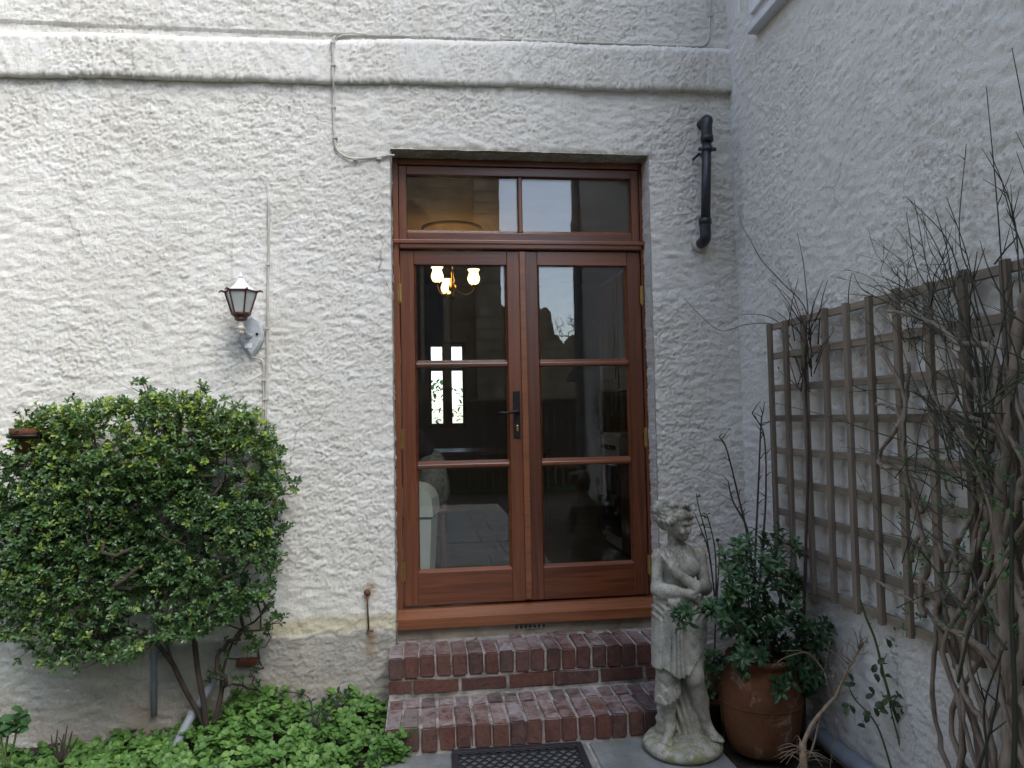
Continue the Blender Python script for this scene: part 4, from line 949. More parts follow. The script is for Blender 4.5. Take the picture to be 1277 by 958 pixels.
# ================================================================== plants
def inside(p, poly):
    x, y = p; c = False; n = len(poly)
    for i in range(n):
        (x1, y1), (x2, y2) = poly[i], poly[i-1]
        if (y1 > y) != (y2 > y) and x < (x2-x1)*(y-y1)/(y2-y1)+x1: c = not c
    return c
def grow(seeds, targets, step=.05, jit=.25, r0=.0016, pw=.42, wig=.012):
    """seeds: list of polylines (first one starts at the root). Connects every target to its nearest node."""
    pos = []; par = []
    for pl in seeds:
        last = -1
        if pos:
            A = np.array([p[:] for p in pos]); last = int(np.argmin(((A-np.array(pl[0][:]))**2).sum(1)))
        for p in pl: pos.append(Vector(p)); par.append(last); last = len(pos)-1
    root = pos[0]
    arr = np.zeros((len(pos)+len(targets)*40, 3)); arr[:len(pos)] = [p[:] for p in pos]
    tips = []
    for t in sorted(targets, key=lambda q: (Vector(q)-root).length):
        t = Vector(t); n = len(pos); d = np.sqrt(((arr[:n]-np.array(t[:]))**2).sum(1)); i = int(np.argmin(d)); L = d[i]; s = max(1, int(L/step)); a = pos[i]; last = i
        for k in range(1, s+1):
            p = a.lerp(t, k/s)
            if k < s: p = p+Vector([random.gauss(0, wig) for _ in range(3)])
            if len(pos) < len(arr): arr[len(pos)] = p[:]
            pos.append(p); par.append(last); last = len(pos)-1
        tips.append(last)
    w_ = [0.0]*len(pos)
    for i in tips: w_[i] += 1
    for i in range(len(pos)-1, -1, -1):
        w_[i] = max(w_[i], .6)
        if par[i] >= 0: w_[par[i]] += w_[i]
    rad = [r0*x**pw for x in w_]
    nch = [0]*len(pos)
    for p in par:
        if p >= 0: nch[p] += 1
    chains = []; seen = set()
    for i in range(len(pos)-1, -1, -1):
        if nch[i] == 0:
            c = [i]
            while par[c[-1]] >= 0:
                c.append(par[c[-1]])
                if c[-1] in seen: break
            seen.update(c); chains.append(c[::-1])
    return pos, rad, chains
def tubes(q, pos, rad, chains, n=6):
    for c in chains:
        if len(c) < 2: continue
        r = [rad[i] for i in c]; r[0] = min(r[0], r[1]*1.5); q.tube([pos[i] for i in c], r, n if r[1] > .004 else 4)
def rosette(q, p, out, L, W, n, spread, tint, up=(0, 0, 1), curl=.15, fold=.22):
    o = Vector(out).normalized(); a = o.orthogonal().normalized(); b = o.cross(a); ph = random.uniform(0, 6.28)
    for k in range(n):
        th = ph+k*2.4; s = spread*random.uniform(.6, 1.15)
        d = (o*math.cos(s)+(a*math.cos(th)+b*math.sin(th))*math.sin(s)); 
        q.leaf(Vector(p)+o*(.006*k/n*4), d, o+Vector((0, 0, .3)), L*random.uniform(.7, 1.15), W*random.uniform(.75, 1.15), min(1, max(0, tint+random.uniform(-.18, .18))), curl*random.uniform(.3, 1.6), fold)
def plant(name, loc, label, cat, group=None): return empty(name, loc, label, cat, group)
def pb_(q, name, mat, par, stuff=False, sm=False):
    o = q.build(name, MT[mat], par, sm); o.location = -Vector(par.location)
    if stuff: o['kind'] = 'stuff'
    return o

# ------------------------------------------------------------------ clipped wall shrub on the left
shape_px = [(30, 560), (42, 520), (90, 511), (118, 516), (150, 502), (180, 500), (205, 494), (238, 494), (276, 500), (318, 516), (342, 548), (350, 590), (352, 630), (346, 665), (352, 700), (340, 735), (312, 758), (268, 782), (212, 800), (150, 815), (95, 828), (52, 812), (22, 770), (-2, 745), (-30, 700), (-42, 630), (-18, 578)]
shape = [(at(a, b, -.24).x, at(a, b, -.24).z) for a, b in shape_px]
bush = plant('wall_shrub', (at(262, 915, -.2).x, -.2, -.06), 'clipped dark green shrub trained flat against the white wall', 'shrub')
sx_ = [p[0] for p in shape]; sz_ = [p[1] for p in shape]
def bush_pt():
    while True:
        x, z = random.uniform(min(sx_), max(sx_)), random.uniform(min(sz_), max(sz_))
        if inside((x, z), shape): return x, z
A_ = lambda a, b, y: at(a, b, y)
seeds = [[A_(263, 925, -.2), A_(250, 893, -.2), A_(232, 862, -.2), A_(215, 825, -.2), A_(205, 790, -.18), A_(196, 745, -.18), A_(188, 690, -.2), A_(178, 630, -.2), A_(170, 570, -.2)],
         [A_(258, 910, -.22), A_(254, 875, -.23), A_(246, 830, -.22), A_(243, 780, -.22), A_(252, 725, -.22), A_(266, 665, -.22), A_(280, 600, -.2), A_(284, 550, -.2)],
         [A_(218, 832, -.2), A_(192, 800, -.2), A_(160, 790, -.2), A_(130, 775, -.2), A_(100, 720, -.2), A_(85, 650, -.2), A_(70, 580, -.2)],
         [A_(263, 915, -.2), A_(275, 870, -.18), A_(280, 830, -.17), A_(296, 790, -.16), A_(318, 775, -.15)],
         [A_(160, 790, -.2), A_(90, 800, -.22), A_(40, 790, -.2), A_(0, 740, -.2), A_(-15, 670, -.2)]]
seeds = [curve_pts(s_, 5) for s_ in seeds]
tg_ = []
for i in range(620):
    x, z = bush_pt(); tg_.append((x, random.choice((-.40, -.36, -.3, -.2, -.1))+random.uniform(-.04, .04), z))
for (a, b) in ((172, 481), (184, 492), (370, 603), (358, 612), (362, 660), (344, 776), (335, 788), (318, 800), (300, 820), (322, 835), (306, 845), (288, 850), (310, 785), (322, 812), (292, 800), (270, 840), (335, 765), (282, 770), (315, 855), (278, 815), (300, 770), (330, 752), (252, 486), (120, 508), (55, 512), (95, 505)):
    for _ in range(6): p = A_(a+random.uniform(-12, 12), b+random.uniform(-5, 5), random.uniform(-.3, -.12)); tg_.append(p[:])
pos, rad, chains = grow(seeds, tg_, .035, r0=.0013, pw=.40, wig=.006)
q = MB(); tubes(q, pos, rad, chains, 7); pb_(q, 'trunk', 'bark', bush, False, True)
q = MB(); zmin, zmax = min(sz_), max(sz_)
for c in chains:                                     # leaf rosettes along the young wood
    tip = pos[c[-1]]
    for i in range(len(c)-1, max(len(c)-5, 0), -1):
        p = pos[c[i]]; d = Vector((random.gauss(0, .6), -.7+random.gauss(0, .5), .55+random.gauss(0, .5)))
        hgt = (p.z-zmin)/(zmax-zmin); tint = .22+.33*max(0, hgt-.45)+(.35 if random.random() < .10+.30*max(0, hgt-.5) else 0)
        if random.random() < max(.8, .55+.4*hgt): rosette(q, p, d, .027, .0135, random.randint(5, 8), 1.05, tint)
for i in range(8200):
    x, z = bush_pt(); hgt = (z-zmin)/(zmax-zmin)
    if random.random() > .36+1.0*hgt: continue
    # patchy: thin spots where wood and wall show
    if math.sin(x*9+2*math.sin(z*7))*math.sin(z*8.5+x*3) > .5 and random.random() < .8: continue
    y = -.43+random.random()**1.8*.36+.05*math.sin(x*7)*math.sin(z*6); p = Vector((x, y, z))
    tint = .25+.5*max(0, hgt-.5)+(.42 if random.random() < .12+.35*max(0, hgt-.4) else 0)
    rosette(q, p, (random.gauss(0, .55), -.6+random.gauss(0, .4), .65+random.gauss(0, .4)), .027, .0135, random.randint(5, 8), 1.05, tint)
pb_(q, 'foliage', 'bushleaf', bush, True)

# ------------------------------------------------------------------ ground cover
def cov_h(x, y): return (.02+.125*math.exp(-((x+.64)/.2)**2)+.085*math.exp(-((x+.28)/.22)**2)+.03*math.exp(-((x+.95)/.2)**2))*(1-.35*min(1, -y/.9))
q = MB()
for i in range(3600):
    x = random.uniform(-2.7, -.055); y = -random.random()**1.0*1.25
    if x < -1.0 and y > -.12 and random.random() < .8: continue
    if x > -.09 and y < -.35 and random.random() < .4: continue
    g_ = float(gz(np.array(x), np.array(y))); hh = max(.025, cov_h(x, y)); z = g_+hh*random.uniform(.35, 1.15)
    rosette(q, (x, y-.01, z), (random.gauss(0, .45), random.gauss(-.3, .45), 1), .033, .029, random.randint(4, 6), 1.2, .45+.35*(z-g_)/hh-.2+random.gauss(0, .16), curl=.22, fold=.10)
for i in range(40):
    p = at(random.gauss(492, 9), random.gauss(938, 14), -.60); z = max(.01, p.z)
    rosette(q, (p.x, -.60+random.uniform(-.05, .03), z), (random.gauss(0, .4), -.5, 1), .03, .025, 5, 1.1, .5, curl=.2, fold=.1)
cover = q.build('ground_cover', MT['cover']); tag(cover, 'bright green low leafy ground cover along the wall foot', 'ground cover', None, 'stuff')

# small plants in the bed
def sprig(q, qs, pts, r, leafL, leafW, tint, nl, both=True, every=2):
    P = curve_pts(pts, 5); qs.tube(P, taper(len(P), r, r*.45), 5)
    for i in range(2, len(P), every):
        for s_ in ((-1, 1) if both else (random.choice((-1, 1)),)):
            d = (P[min(i+1, len(P)-1)]-P[i-1]).normalized(); sd_ = d.cross(Vector((0, 1, .2))).normalized()*s_
            for k in range(nl): q.leaf(P[i]+sd_*.012*k, sd_+d*.5+Vector((0, -.3, .1))+Vector([random.gauss(0, .35) for _ in range(3)]), (0, -.5, 1), leafL*random.uniform(.7, 1.1), leafW*random.uniform(.7, 1.1), min(1, max(0, tint+random.uniform(-.25, .25))), .2)
rs = plant('rose_shoot', at(398, 905, -.35), 'young rose shoots with brown stems rising from the ground cover', 'shrub')
q, qs = MB(), MB()
for pl in ([(392, 915), (398, 890), (408, 872), (425, 862)], [(392, 915), (390, 890), (383, 868), (352, 862)], [(395, 915), (405, 895), (428, 868), (436, 866)], [(400, 945), (397, 925), (395, 905)]):
    sprig(q, qs, [at(a, b, -.36) for a, b in pl], .005, .03, .02, .3, 1, True, 3)
pb_(qs, 'stem', 'twig', rs, False, True); pb_(q, 'foliage', 'rose', rs, True)
bl = plant('broad_leaf_plant', at(8, 958, -.5), 'broad leaved young plant at the bed edge under the shrub', 'plant')
q, qs = MB(), MB()
for pl in ([(5, 960), (8, 930), (14, 905), (30, 888)], [(5, 960), (2, 925), (-4, 890)], [(8, 960), (18, 925), (22, 900)]):
    P = curve_pts([at(a, b, -.5) for a, b in pl], 5); qs.tube(P, taper(len(P), .005, .003), 5)
    for i in (7, 9, 11, 13, 15):
        if i < len(P):
            for _ in range(2): q.leaf(P[i], (random.gauss(0, 1), random.gauss(-.5, .5), random.gauss(.2, .5)), (0, -.6, 1), .055, .04, random.uniform(.2, .6), .2, .12)
pb_(qs, 'stem', 'stem_green', bl, False, True); pb_(q, 'foliage', 'herb', bl, True)
dt = plant('dead_stump', at(78, 945, -.4), 'small dead branching twig stump in the ground cover', 'stump')
q = MB(); b0 = at(76, 950, -.4)
for (a, b) in ((64, 916), (72, 910), (84, 905), (97, 920), (90, 912), (80, 915)):
    t = at(a, b, -.4); mid = b0.lerp(t, .5)+Vector((random.gauss(0, .012), random.gauss(0, .02), 0)); q.tube(curve_pts([b0, mid, t], 4), taper(9, .007, .0022), 5)
    q.tube([mid, mid+Vector((random.gauss(0, .03), random.gauss(0, .03), .03))], [.003, .0015], 4)
pb_(q, 'branch', 'bark', dt, False, True)

# ------------------------------------------------------------------ terracotta pots
PC = Vector((1.528, -.755, 0))
pot = empty('terracotta_urn', PC, 'large terracotta jar holding the leafy evergreen shrub', 'pot')
q = MB(); q.lathe([(0, .0), (.122, 0), (.134, .01), (.148, .06), (.162, .14), (.168, .21), (.160, .27), (.142, .315), (.126, .335), (.120, .347), (.128, .358), (.140, .372), (.138, .385), (.124, .388), (.112, .375), (.106, .35), (.10, .32), (0, .31)], 48); q.build('pot_body', MT['terra'], pot, True)
q = MB(); q.lathe([(0, .345), (.06, .348), (.1125, .335), (.1125, .325), (0, .325)], 24); q.build('potting_soil', MT['soil'], pot, True)
q = MB(); q.tube([(.168*math.cos(a), .168*math.sin(a), .205) for a in np.linspace(0, 2*math.pi, 49)], .003, 5, cap=False); q.build('throwing_ring', MT['terra'], pot, True)
shrub = plant('evergreen_pot_shrub', PC+Vector((0, 0, .345)), 'glossy evergreen shrub growing out of the large terracotta jar', 'shrub')
cl = [(958, 690, 38, 26), (936, 720, 34, 34), (970, 735, 44, 36), (922, 760, 26, 30), (945, 775, 50, 40), (985, 790, 40, 30), (1005, 830, 30, 26), (960, 830, 46, 28), (915, 692, 18, 16), (1018, 790, 22, 20), (912, 730, 12, 24), (935, 800, 40, 30), (985, 850, 30, 18), (858, 767, 14, 11), (880, 758, 10, 8)]
tg_ = []
for (a, b, ra, rb_) in cl:
    for _ in range(int(ra*rb_/85)+4):
        th = random.uniform(0, 6.28); rr = random.random()**.5
        yy = PC.y+random.uniform(-.20, .15) if a > 890 else PC.y-.13+random.uniform(-.03, .03)
        p = at(a+ra*rr*math.cos(th), b+rb_*rr*math.sin(th), yy)
        if p.x > XR-.05: p.x = XR-.05-random.uniform(0, .08)
        tg_.append(p[:])
seeds = [[PC+Vector((dx, dy, .33)), PC+Vector((dx*1.6, dy*1.5, .42)), PC+Vector((dx*2.4, dy*2, .54)), PC+Vector((dx*2.8, dy*2.4, .66))] for dx, dy in ((-.03, 0), (.03, -.02), (0, .04), (-.045, -.02))]
pos, rad, chains = grow(seeds, tg_, .06, r0=.0016, pw=.4, wig=.008)
q = MB(); tubes(q, pos, rad, chains, 6); pb_(q, 'branch', 'bark', shrub, False, True)
q = MB()
for t in tg_:
    t = Vector(t); out = (t-(PC+Vector((0, 0, .55)))); out = out.normalized()*.6+Vector((random.gauss(0, .3), -.35+random.gauss(0, .3), .6))
    rosette(q, t, out, .046, .0185, random.randint(5, 8), 1.1, random.uniform(.25, .55)+(.3 if random.random() < .12 else 0), curl=.22)
    rosette(q, t-out.normalized()*.03, out+Vector([random.gauss(0, .5) for _ in range(3)]), .044, .018, 4, 1.35, random.uniform(.1, .5), curl=.3)
pb_(q, 'foliage', 'choisya', shrub, True)
p0 = at(888, 868, -.48); pz = max(0, 0)
sp = empty('small_dark_pot', (p0.x, -.48, 0), 'small dark clay pot tucked behind the statue', 'pot')
hz_ = at(890, 862, -.48).z
q = MB(); q.lathe([(0, 0), (.075, 0), (.098, hz_-.03), (.106, hz_-.03), (.108, hz_), (.095, hz_), (.092, hz_-.03), (0, hz_-.035)], 28); q.build('pot_body', MT['terra_dark'], sp, True)
hb = plant('herb_clump', (p0.x, -.48, hz_-.035), 'low rounded green herb filling the small dark pot', 'plant')
q = MB(); qs = MB()
for i in range(85):
    th = random.uniform(0, 6.28); ph = random.random(); d = Vector((math.cos(th)*math.sqrt(1-ph*ph), math.sin(th)*math.sqrt(1-ph*ph), ph)); p = Vector((p0.x, -.48, hz_-.02))+Vector((d.x*.105, d.y*.1, d.z*.17+.01))*random.uniform(.75, 1.05)
    rosette(q, p, d+Vector((0, -.3, .3)), .03, .021, 5, 1.1, random.uniform(.2, .7), fold=.1); qs.tube([(p0.x+random.gauss(0, .02), -.48+random.gauss(0, .02), hz_-.04), p], [.003, .0015], 4)
qs.tube(curve_pts([at(897, 862, -.60), at(900, 895, -.61), at(903, 915, -.60), at(899, 935, -.58)], 4), .0025, 4)
pb_(qs, 'stem', 'straw', hb, False, True); pb_(q, 'foliage', 'herb', hb, True)

# ------------------------------------------------------------------ bare twiggy shrubs by the corner
bs = plant('bare_shrub', (1.66, -.42, -.04), 'bare dark upright stems behind the potted shrub', 'shrub')
q = MB(); qs = MB(); Yb = -.46
for pl in ([(938, 760), (936, 690), (921, 620), (906, 560), (897, 545)], [(940, 760), (942, 690), (946, 600), (949, 530), (952, 512)], [(944, 760), (950, 690), (955, 620), (953, 545), (938, 515)], [(936, 690), (930, 655), (914, 625), (908, 600)]):
    P = curve_pts([at(a, b, Yb+random.uniform(-.02, .02)) for a, b in pl], 6)
    if pl[0][1] > 750: P = [Vector((1.66, -.42, -.05)), Vector((1.65, -.43, .2))]+P
    q.tube(P, taper(len(P), .0065, .0025), 6)
    for i in range(8, len(P), 2):
        d = Vector((random.choice((-1, 1))*random.uniform(.4, 1), random.gauss(0, .4), random.uniform(.2, 1))).normalized(); L = random.uniform(.02, .07)
        q.tube([P[i], P[i]+d*L*.6+Vector((0, 0, .004)), P[i]+d*L], [.0025, .002, .0012], 4)
        if random.random() < .25: qs.leaf(P[i]+d*L, d, (0, -.5, 1), .014, .008, .9)
pb_(q, 'stem', 'twig', bs, False, True); pb_(qs, 'bud', 'rose', bs, True)
rz = plant('reddish_rose_stems', (1.47, -.36, -.04), 'thin rose stems with a few leaves behind the statue shoulder', 'shrub')
q = MB(); qs = MB()
for pl in ([(893, 760), (886, 700), (880, 665), (872, 635), (868, 615)], [(893, 760), (884, 690), (874, 660), (866, 640)], [(893, 760), (892, 690), (884, 650), (880, 640)], [(893, 760), (897, 690), (893, 672)]):
    P = curve_pts([at(a, b, -.38) for a, b in pl], 6); P = [Vector((1.47, -.36, -.05)), P[0].lerp(Vector((1.47, -.36, 0)), .5)]+P; q.tube(P, taper(len(P), .0045, .002), 5)
    for i in range(12, len(P), 3): qs.leaf(P[i], (random.gauss(0, 1), -.3, .5), (0, -.4, 1), .026, .015, random.uniform(.5, 1)); qs.leaf(P[i], (random.gauss(0, 1), -.3, .3), (0, -.4, 1), .022, .013, random.uniform(.3, 1))
pb_(q, 'stem', 'twig', rz, False, True); pb_(qs, 'foliage', 'rose', rz, True)

# ------------------------------------------------------------------ climbers on the trellis
def onwall(pl, X, j=.0): return [atx(a, b, X+random.uniform(-j, j)) for a, b in pl]
wc = plant('woody_climber', atx(1250, 990, XR-.14), 'leafless climber with thick pale twisted stems up the trellis', 'climber')
q = MB(); XC = XR-.10
stems = [([(1252, 1010), (1258, 930), (1262, 870), (1255, 780), (1250, 700), (1246, 640), (1254, 560), (1262, 480), (1272, 400), (1290, 330)], .020, .013),
 ([(1258, 900), (1247, 840), (1222, 806), (1192, 788), (1175, 781), (1167, 766), (1170, 748), (1158, 728), (1140, 720)], .013, .007),
 ([(1256, 870), (1240, 826), (1206, 796), (1200, 748), (1207, 712), (1218, 682), (1232, 648), (1222, 612), (1228, 578), (1240, 540)], .013, .009),
 ([(1262, 880), (1277, 800), (1268, 740), (1245, 690), (1262, 640), (1275, 600), (1290, 560)], .013, .010),
 ([(1232, 1000), (1215, 900), (1198, 850), (1190, 800), (1180, 770), (1176, 740)], .012, .007),
 ([(1206, 714), (1192, 698), (1193, 672), (1202, 668)], .009, .005),
 ([(1150, 640), (1140, 610), (1128, 586), (1100, 582), (1097, 566), (1116, 538), (1122, 520), (1110, 507), (1092, 504)], .009, .005),
 ([(1180, 700), (1160, 668), (1140, 676), (1138, 700)], .009, .006), ([(1152, 770), (1148, 740), (1158, 704), (1150, 672), (1132, 600), (1126, 545), (1130, 500), (1134, 452)], .010, .006),
 ([(1250, 560), (1238, 440), (1196, 428), (1170, 407), (1147, 397), (1110, 388)], .011, .005), ([(1268, 560), (1246, 538), (1203, 518), (1172, 510), (1146, 510)], .009, .005),
 ([(1250, 620), (1222, 596), (1200, 582), (1180, 574)], .008, .005), ([(1240, 1000), (1224, 930), (1206, 880), (1196, 846), (1180, 800), (1155, 760), (1120, 740), (1088, 722)], .010, .004),
 ([(1277, 660), (1262, 690), (1268, 720), (1277, 745)], .011, .009), ([(1284, 900), (1268, 850), (1250, 800), (1243, 740), (1258, 700)], .012, .009),
 ([(1100, 440), (1118, 470), (1128, 500), (1122, 540), (1130, 575)], .007, .004), ([(1188, 560), (1180, 520), (1192, 488), (1180, 466)], .008, .005),
 ([(1236, 1010), (1238, 960), (1228, 905), (1205, 870), (1194, 830)], .011, .007), ([(1262, 1010), (1272, 940), (1266, 880)], .014, .012)]
for i in range(10):                       # the thicket of older wood by the root
    a0 = random.uniform(1190, 1285); stems.append(([(a0+random.uniform(-35, 45), 1010), (a0+random.uniform(-40, 40), 900), (a0+random.uniform(-45, 40), 800), (a0+random.uniform(-50, 40), 700), (a0+random.uniform(-50, 45), 600), (a0+random.uniform(-70, 30), random.uniform(420, 560))], random.uniform(.005, .011), random.uniform(.003, .006)))
for pl, a, b in stems:
    P = curve_pts(onwall(pl, XC+random.uniform(-.03, .02), .012), 6); P = [p+Vector([random.gauss(0, .002) for _ in range(3)]) for p in P]; n = len(P)
    q.tube(P, [(a+(b-a)*i/(n-1))*(1+.12*math.sin(i*1.9)) for i in range(n)], 8)
pb_(q, 'stem', 'palebark', wc, False, True)
wb = plant('green_stemmed_climber', atx(1262, 990, XR-.2), 'tangle of thin dark green arching stems over the trellis', 'climber')
q = MB(); qs = MB()
def arch(a0, b0, a1, b1, X, r=.0032, bend=.12, twigs=3):
    p0, p1 = atx(a0, b0, X), atx(a1, b1, X+random.uniform(-.05, .03)); L = (p1-p0).length; mid = p0.lerp(p1, .55)+Vector((random.gauss(0, .03), random.gauss(0, .03), bend*L*random.uniform(-.4, 1)))
    P = curve_pts([p0, p0.lerp(mid, .5)+Vector([random.gauss(0, .01*L) for _ in range(3)]), mid, p1], 6)
    for p in P: p.x = min(p.x, XR-.02)
    qs.tube(P, taper(len(P), r, r*.4), 5, random.uniform(.1, .7))
    for _ in range(twigs):
        i = random.randint(5, len(P)-2); d = (P[i+1]-P[i]).normalized(); d = (d+Vector([random.gauss(0, .45) for _ in range(3)])).normalized(); t = random.uniform(.03, .12)
        e = P[i]+d*t; e.x = min(e.x, XR-.02); qs.tube([P[i], e], [r*.5, r*.25], 4, random.uniform(.1, .8))
qs.tube(curve_pts([atx(1262, 1010, XR-.2), atx(1266, 900, XR-.2), atx(1262, 760, XR-.19), atx(1262, 600, XR-.18)], 5), taper(16, .007, .005), 7, .3)
for i in range(48):
    a0, b0 = random.gauss(1232, 30), random.uniform(480, 640); ang = math.radians(random.choice((random.uniform(95, 150), random.uniform(100, 175), random.uniform(70, 110)))); L = random.uniform(60, 230)
    arch(a0, b0, a0+L*math.cos(ang), b0-L*math.sin(ang), XR-random.uniform(.09, .26), random.uniform(.0018, .0035), .12, random.randint(1, 4))
for (a0, b0, a1, b1) in ((1262, 520, 1230, 108), (1262, 500, 1140, 250), (1220, 400, 1130, 245), (1240, 420, 1205, 180), (1240, 460, 1180, 245), (1277, 430, 1235, 190), (1200, 400, 1165, 258), (1190, 420, 1130, 265), (1150, 400, 1064, 340), (1210, 420, 1135, 250), (1277, 330, 1262, 60), (1285, 360, 1250, 230), (1270, 400, 1222, 300), (1160, 385, 1186, 308), (1240, 330, 1255, 260)): arch(a0, b0, a1, b1, XR-.13, .0028, .1, 3)
for i in range(46):
    a0, b0 = random.uniform(1100, 1200), random.uniform(350, 440); ang = math.radians(random.uniform(60, 170)); L = random.uniform(25, 90); arch(a0, b0, a0+L*math.cos(ang), b0-L*math.sin(ang), XR-random.uniform(.07, .12), .0017, .1, 2)
for i in range(26):
    a0, b0 = random.uniform(1100, 1260), random.uniform(560, 760); ang = math.radians(random.uniform(20, 160)); L = random.uniform(40, 150); arch(a0, b0, a0+L*math.cos(ang), b0-L*math.sin(ang), XR-random.uniform(.09, .2), .002, .1, 2)
for (a0, b0, a1, b1) in ((1230, 1000, 1255, 800), (1220, 960, 1248, 830), (1195, 850, 1245, 720), (1255, 810, 1170, 730), (1245, 780, 1120, 640), (1200, 760, 1120, 650)): arch(a0, b0, a1, b1, XR-.24, .0045, .05, 3)
for i in range(90):
    p = atx(random.uniform(1120, 1277), random.uniform(560, 800), XR-random.uniform(.1, .22)); rosette(q, p, (-.5, -.3, .6), .02, .007, 4, .9, random.uniform(.4, 1))
pb_(qs, 'stem', 'broom', wb, False, True); pb_(q, 'foliage', 'herb', wb, True)
tw = plant('wispy_climber_shoots', atx(1005, 700, XR-.08), 'thin dark shoots straying over the trellis corner onto the wall', 'climber')
qs = MB(); q = MB()
for pl in ([(1000, 470), (985, 430), (965, 405), (930, 405), (902, 413), (880, 400), (853, 372)], [(1012, 470), (1006, 390), (975, 352), (950, 325), (936, 300), (925, 280), (920, 262)], [(1012, 460), (1008, 395), (1002, 330), (994, 290)], [(1010, 440), (990, 380), (962, 352)], [(985, 420), (968, 400), (945, 392), (920, 393)], [(1060, 420), (1058, 370), (1062, 340)], [(1020, 430), (1024, 380), (1032, 350)]):
    Xw = XR-.035; P = []
    for a, b in pl:
        p = atx(a, b, Xw)
        if p.y > -.03: p = at(a, b, -.03)
        P.append(p)
    P = curve_pts(P, 6); qs.tube(P, taper(len(P), .0030, .0012), 5)
for i in range(30):
    a0, b0 = random.gauss(1005, 10), random.uniform(400, 490); ang = math.radians(random.uniform(50, 140)); L = random.uniform(20, 70); p0, p1 = atx(a0, b0, XR-.085), atx(a0+L*math.cos(ang), b0-L*math.sin(ang), XR-random.uniform(.07, .13)); qs.tube([p0, p0.lerp(p1, .5)+Vector((0, .006, .01)), p1], [.0026, .0018, .001], 4)
    if i % 2: rosette(q, p1, (-.5, -.4, .5), .016, .006, 3, .8, random.uniform(.3, 1))
qs.tube(curve_pts([atx(1004, 930, XR-.09), atx(1002, 800, XR-.09), atx(1006, 650, XR-.09), atx(1008, 560, XR-.085), atx(1004, 470, XR-.085), atx(1006, 400, XR-.085)], 6), taper(31, .008, .004), 6)
pb_(qs, 'stem', 'twig', tw, False, True); pb_(q, 'foliage', 'herb', tw, True)

# ------------------------------------------------------------------ rose and cut stem in the near right corner
Yr = -1.25
rp = plant('green_rose', at(1135, 1000, Yr), 'tall green rose stems with small leaves in front of the side wall', 'shrub')
q = MB(); qs = MB()
for pl, r in (([(1150, 1010), (1138, 945), (1118, 895), (1104, 850), (1092, 800), (1080, 770), (1072, 745)], .0065), ([(1130, 1010), (1124, 940), (1112, 890), (1104, 850)], .004), ([(1112, 960), (1098, 915), (1085, 892), (1066, 872), (1056, 850)], .0038), ([(1104, 850), (1098, 835), (1106, 815)], .003), ([(1110, 880), (1122, 862), (1118, 850)], .003), ([(1145, 960), (1160, 925), (1166, 912)], .003), ([(1186, 832), (1160, 818), (1125, 808), (1112, 795)], .003), ([(1135, 940), (1150, 915), (1172, 930)], .0025)):
    P = curve_pts([at(a, b, Yr) for a, b in pl], 6); qs.tube(P, taper(len(P), r, r*.5), 6)
    for i in range(8, len(P), 5): qs.tube([P[i], P[i]+Vector((random.choice((-1, 1))*.012, 0, .006))], [.002, .0006], 4)
for (a, b, n) in ((1115, 875, 5), (1128, 868, 5), (1134, 885, 4), (1098, 868, 4), (1090, 890, 4), (1058, 882, 4), (1070, 905, 3), (1165, 918, 4), (1160, 936, 4), (1190, 928, 3), (1107, 848, 4), (1066, 850, 3), (1102, 820, 3), (1125, 900, 4), (1108, 795, 2), (1095, 880, 4), (1170, 815, 2), (1130, 806, 2)):
    for k in range(n): p = at(a+random.gauss(0, 5), b+random.gauss(0, 5), Yr+random.gauss(0, .02)); q.leaf(p, (random.gauss(0, 1), random.gauss(-.3, .4), random.gauss(0, .6)), (0, -.6, 1), .034, .022, random.uniform(.1, .9), .2, .15)
pb_(qs, 'stem', 'stem_green', rp, False, True); pb_(q, 'foliage', 'rose', rp, True)
Yd = -1.05
ds = plant('cut_dry_stem', at(1003, 1000, Yd), 'sawn dry woody stem with a slanting pale branch and fine red twigs', 'shrub')
qs = MB(); qs.tube([at(1000, 1010, Yd), at(1002, 965, Yd), at(1001, 926, Yd)], [.016, .014, .013], 9)
P = curve_pts([at(1001, 930, Yd), at(1012, 905, Yd), at(1028, 884, Yd), at(1042, 868, Yd), at(1052, 845, Yd), at(1062, 826, Yd), at(1078, 800, Yd)], 5); qs.tube(P, taper(len(P), .009, .004), 7)
P2 = curve_pts([at(1006, 950, Yd), at(1014, 930, Yd), at(1020, 905, Yd), at(1024, 890, Yd)], 5); qs.tube(P2, taper(len(P2), .005, .003), 6)
pb_(qs, 'stem', 'straw', ds, False, True); qs = MB()
for i in range(26):
    b0 = random.choice(P[14:]); p = b0+Vector((random.gauss(0, .04), random.gauss(0, .03), random.uniform(.01, .09))); qs.tube([b0, b0.lerp(p, .5)+Vector((random.gauss(0, .012), 0, 0)), p], [.0022, .0016, .0008], 4)
    p2 = p+Vector((random.gauss(0, .03), random.gauss(0, .02), random.uniform(-.01, .03))); qs.tube([p.lerp(b0, .4), p2], [.0013, .0006], 4)
for i in range(22):
    b0 = at(1001, random.uniform(928, 958), Yd); th = random.uniform(0, 6.28); qs.tube(curve_pts([b0, b0+Vector((math.cos(th)*.05, math.sin(th)*.05, .012)), b0+Vector((math.cos(th)*.11, math.sin(th)*.1, random.uniform(-.03, .01)))], 3), [.0016]*5+[.0008]*2, 4)
pb_(qs, 'twig', 'straw', ds, True, True)
ps = plant('pale_dry_shoots', at(985, 1000, -.93), 'thin pale dry shoots crossing in front of the jar', 'plant')
qs = MB()
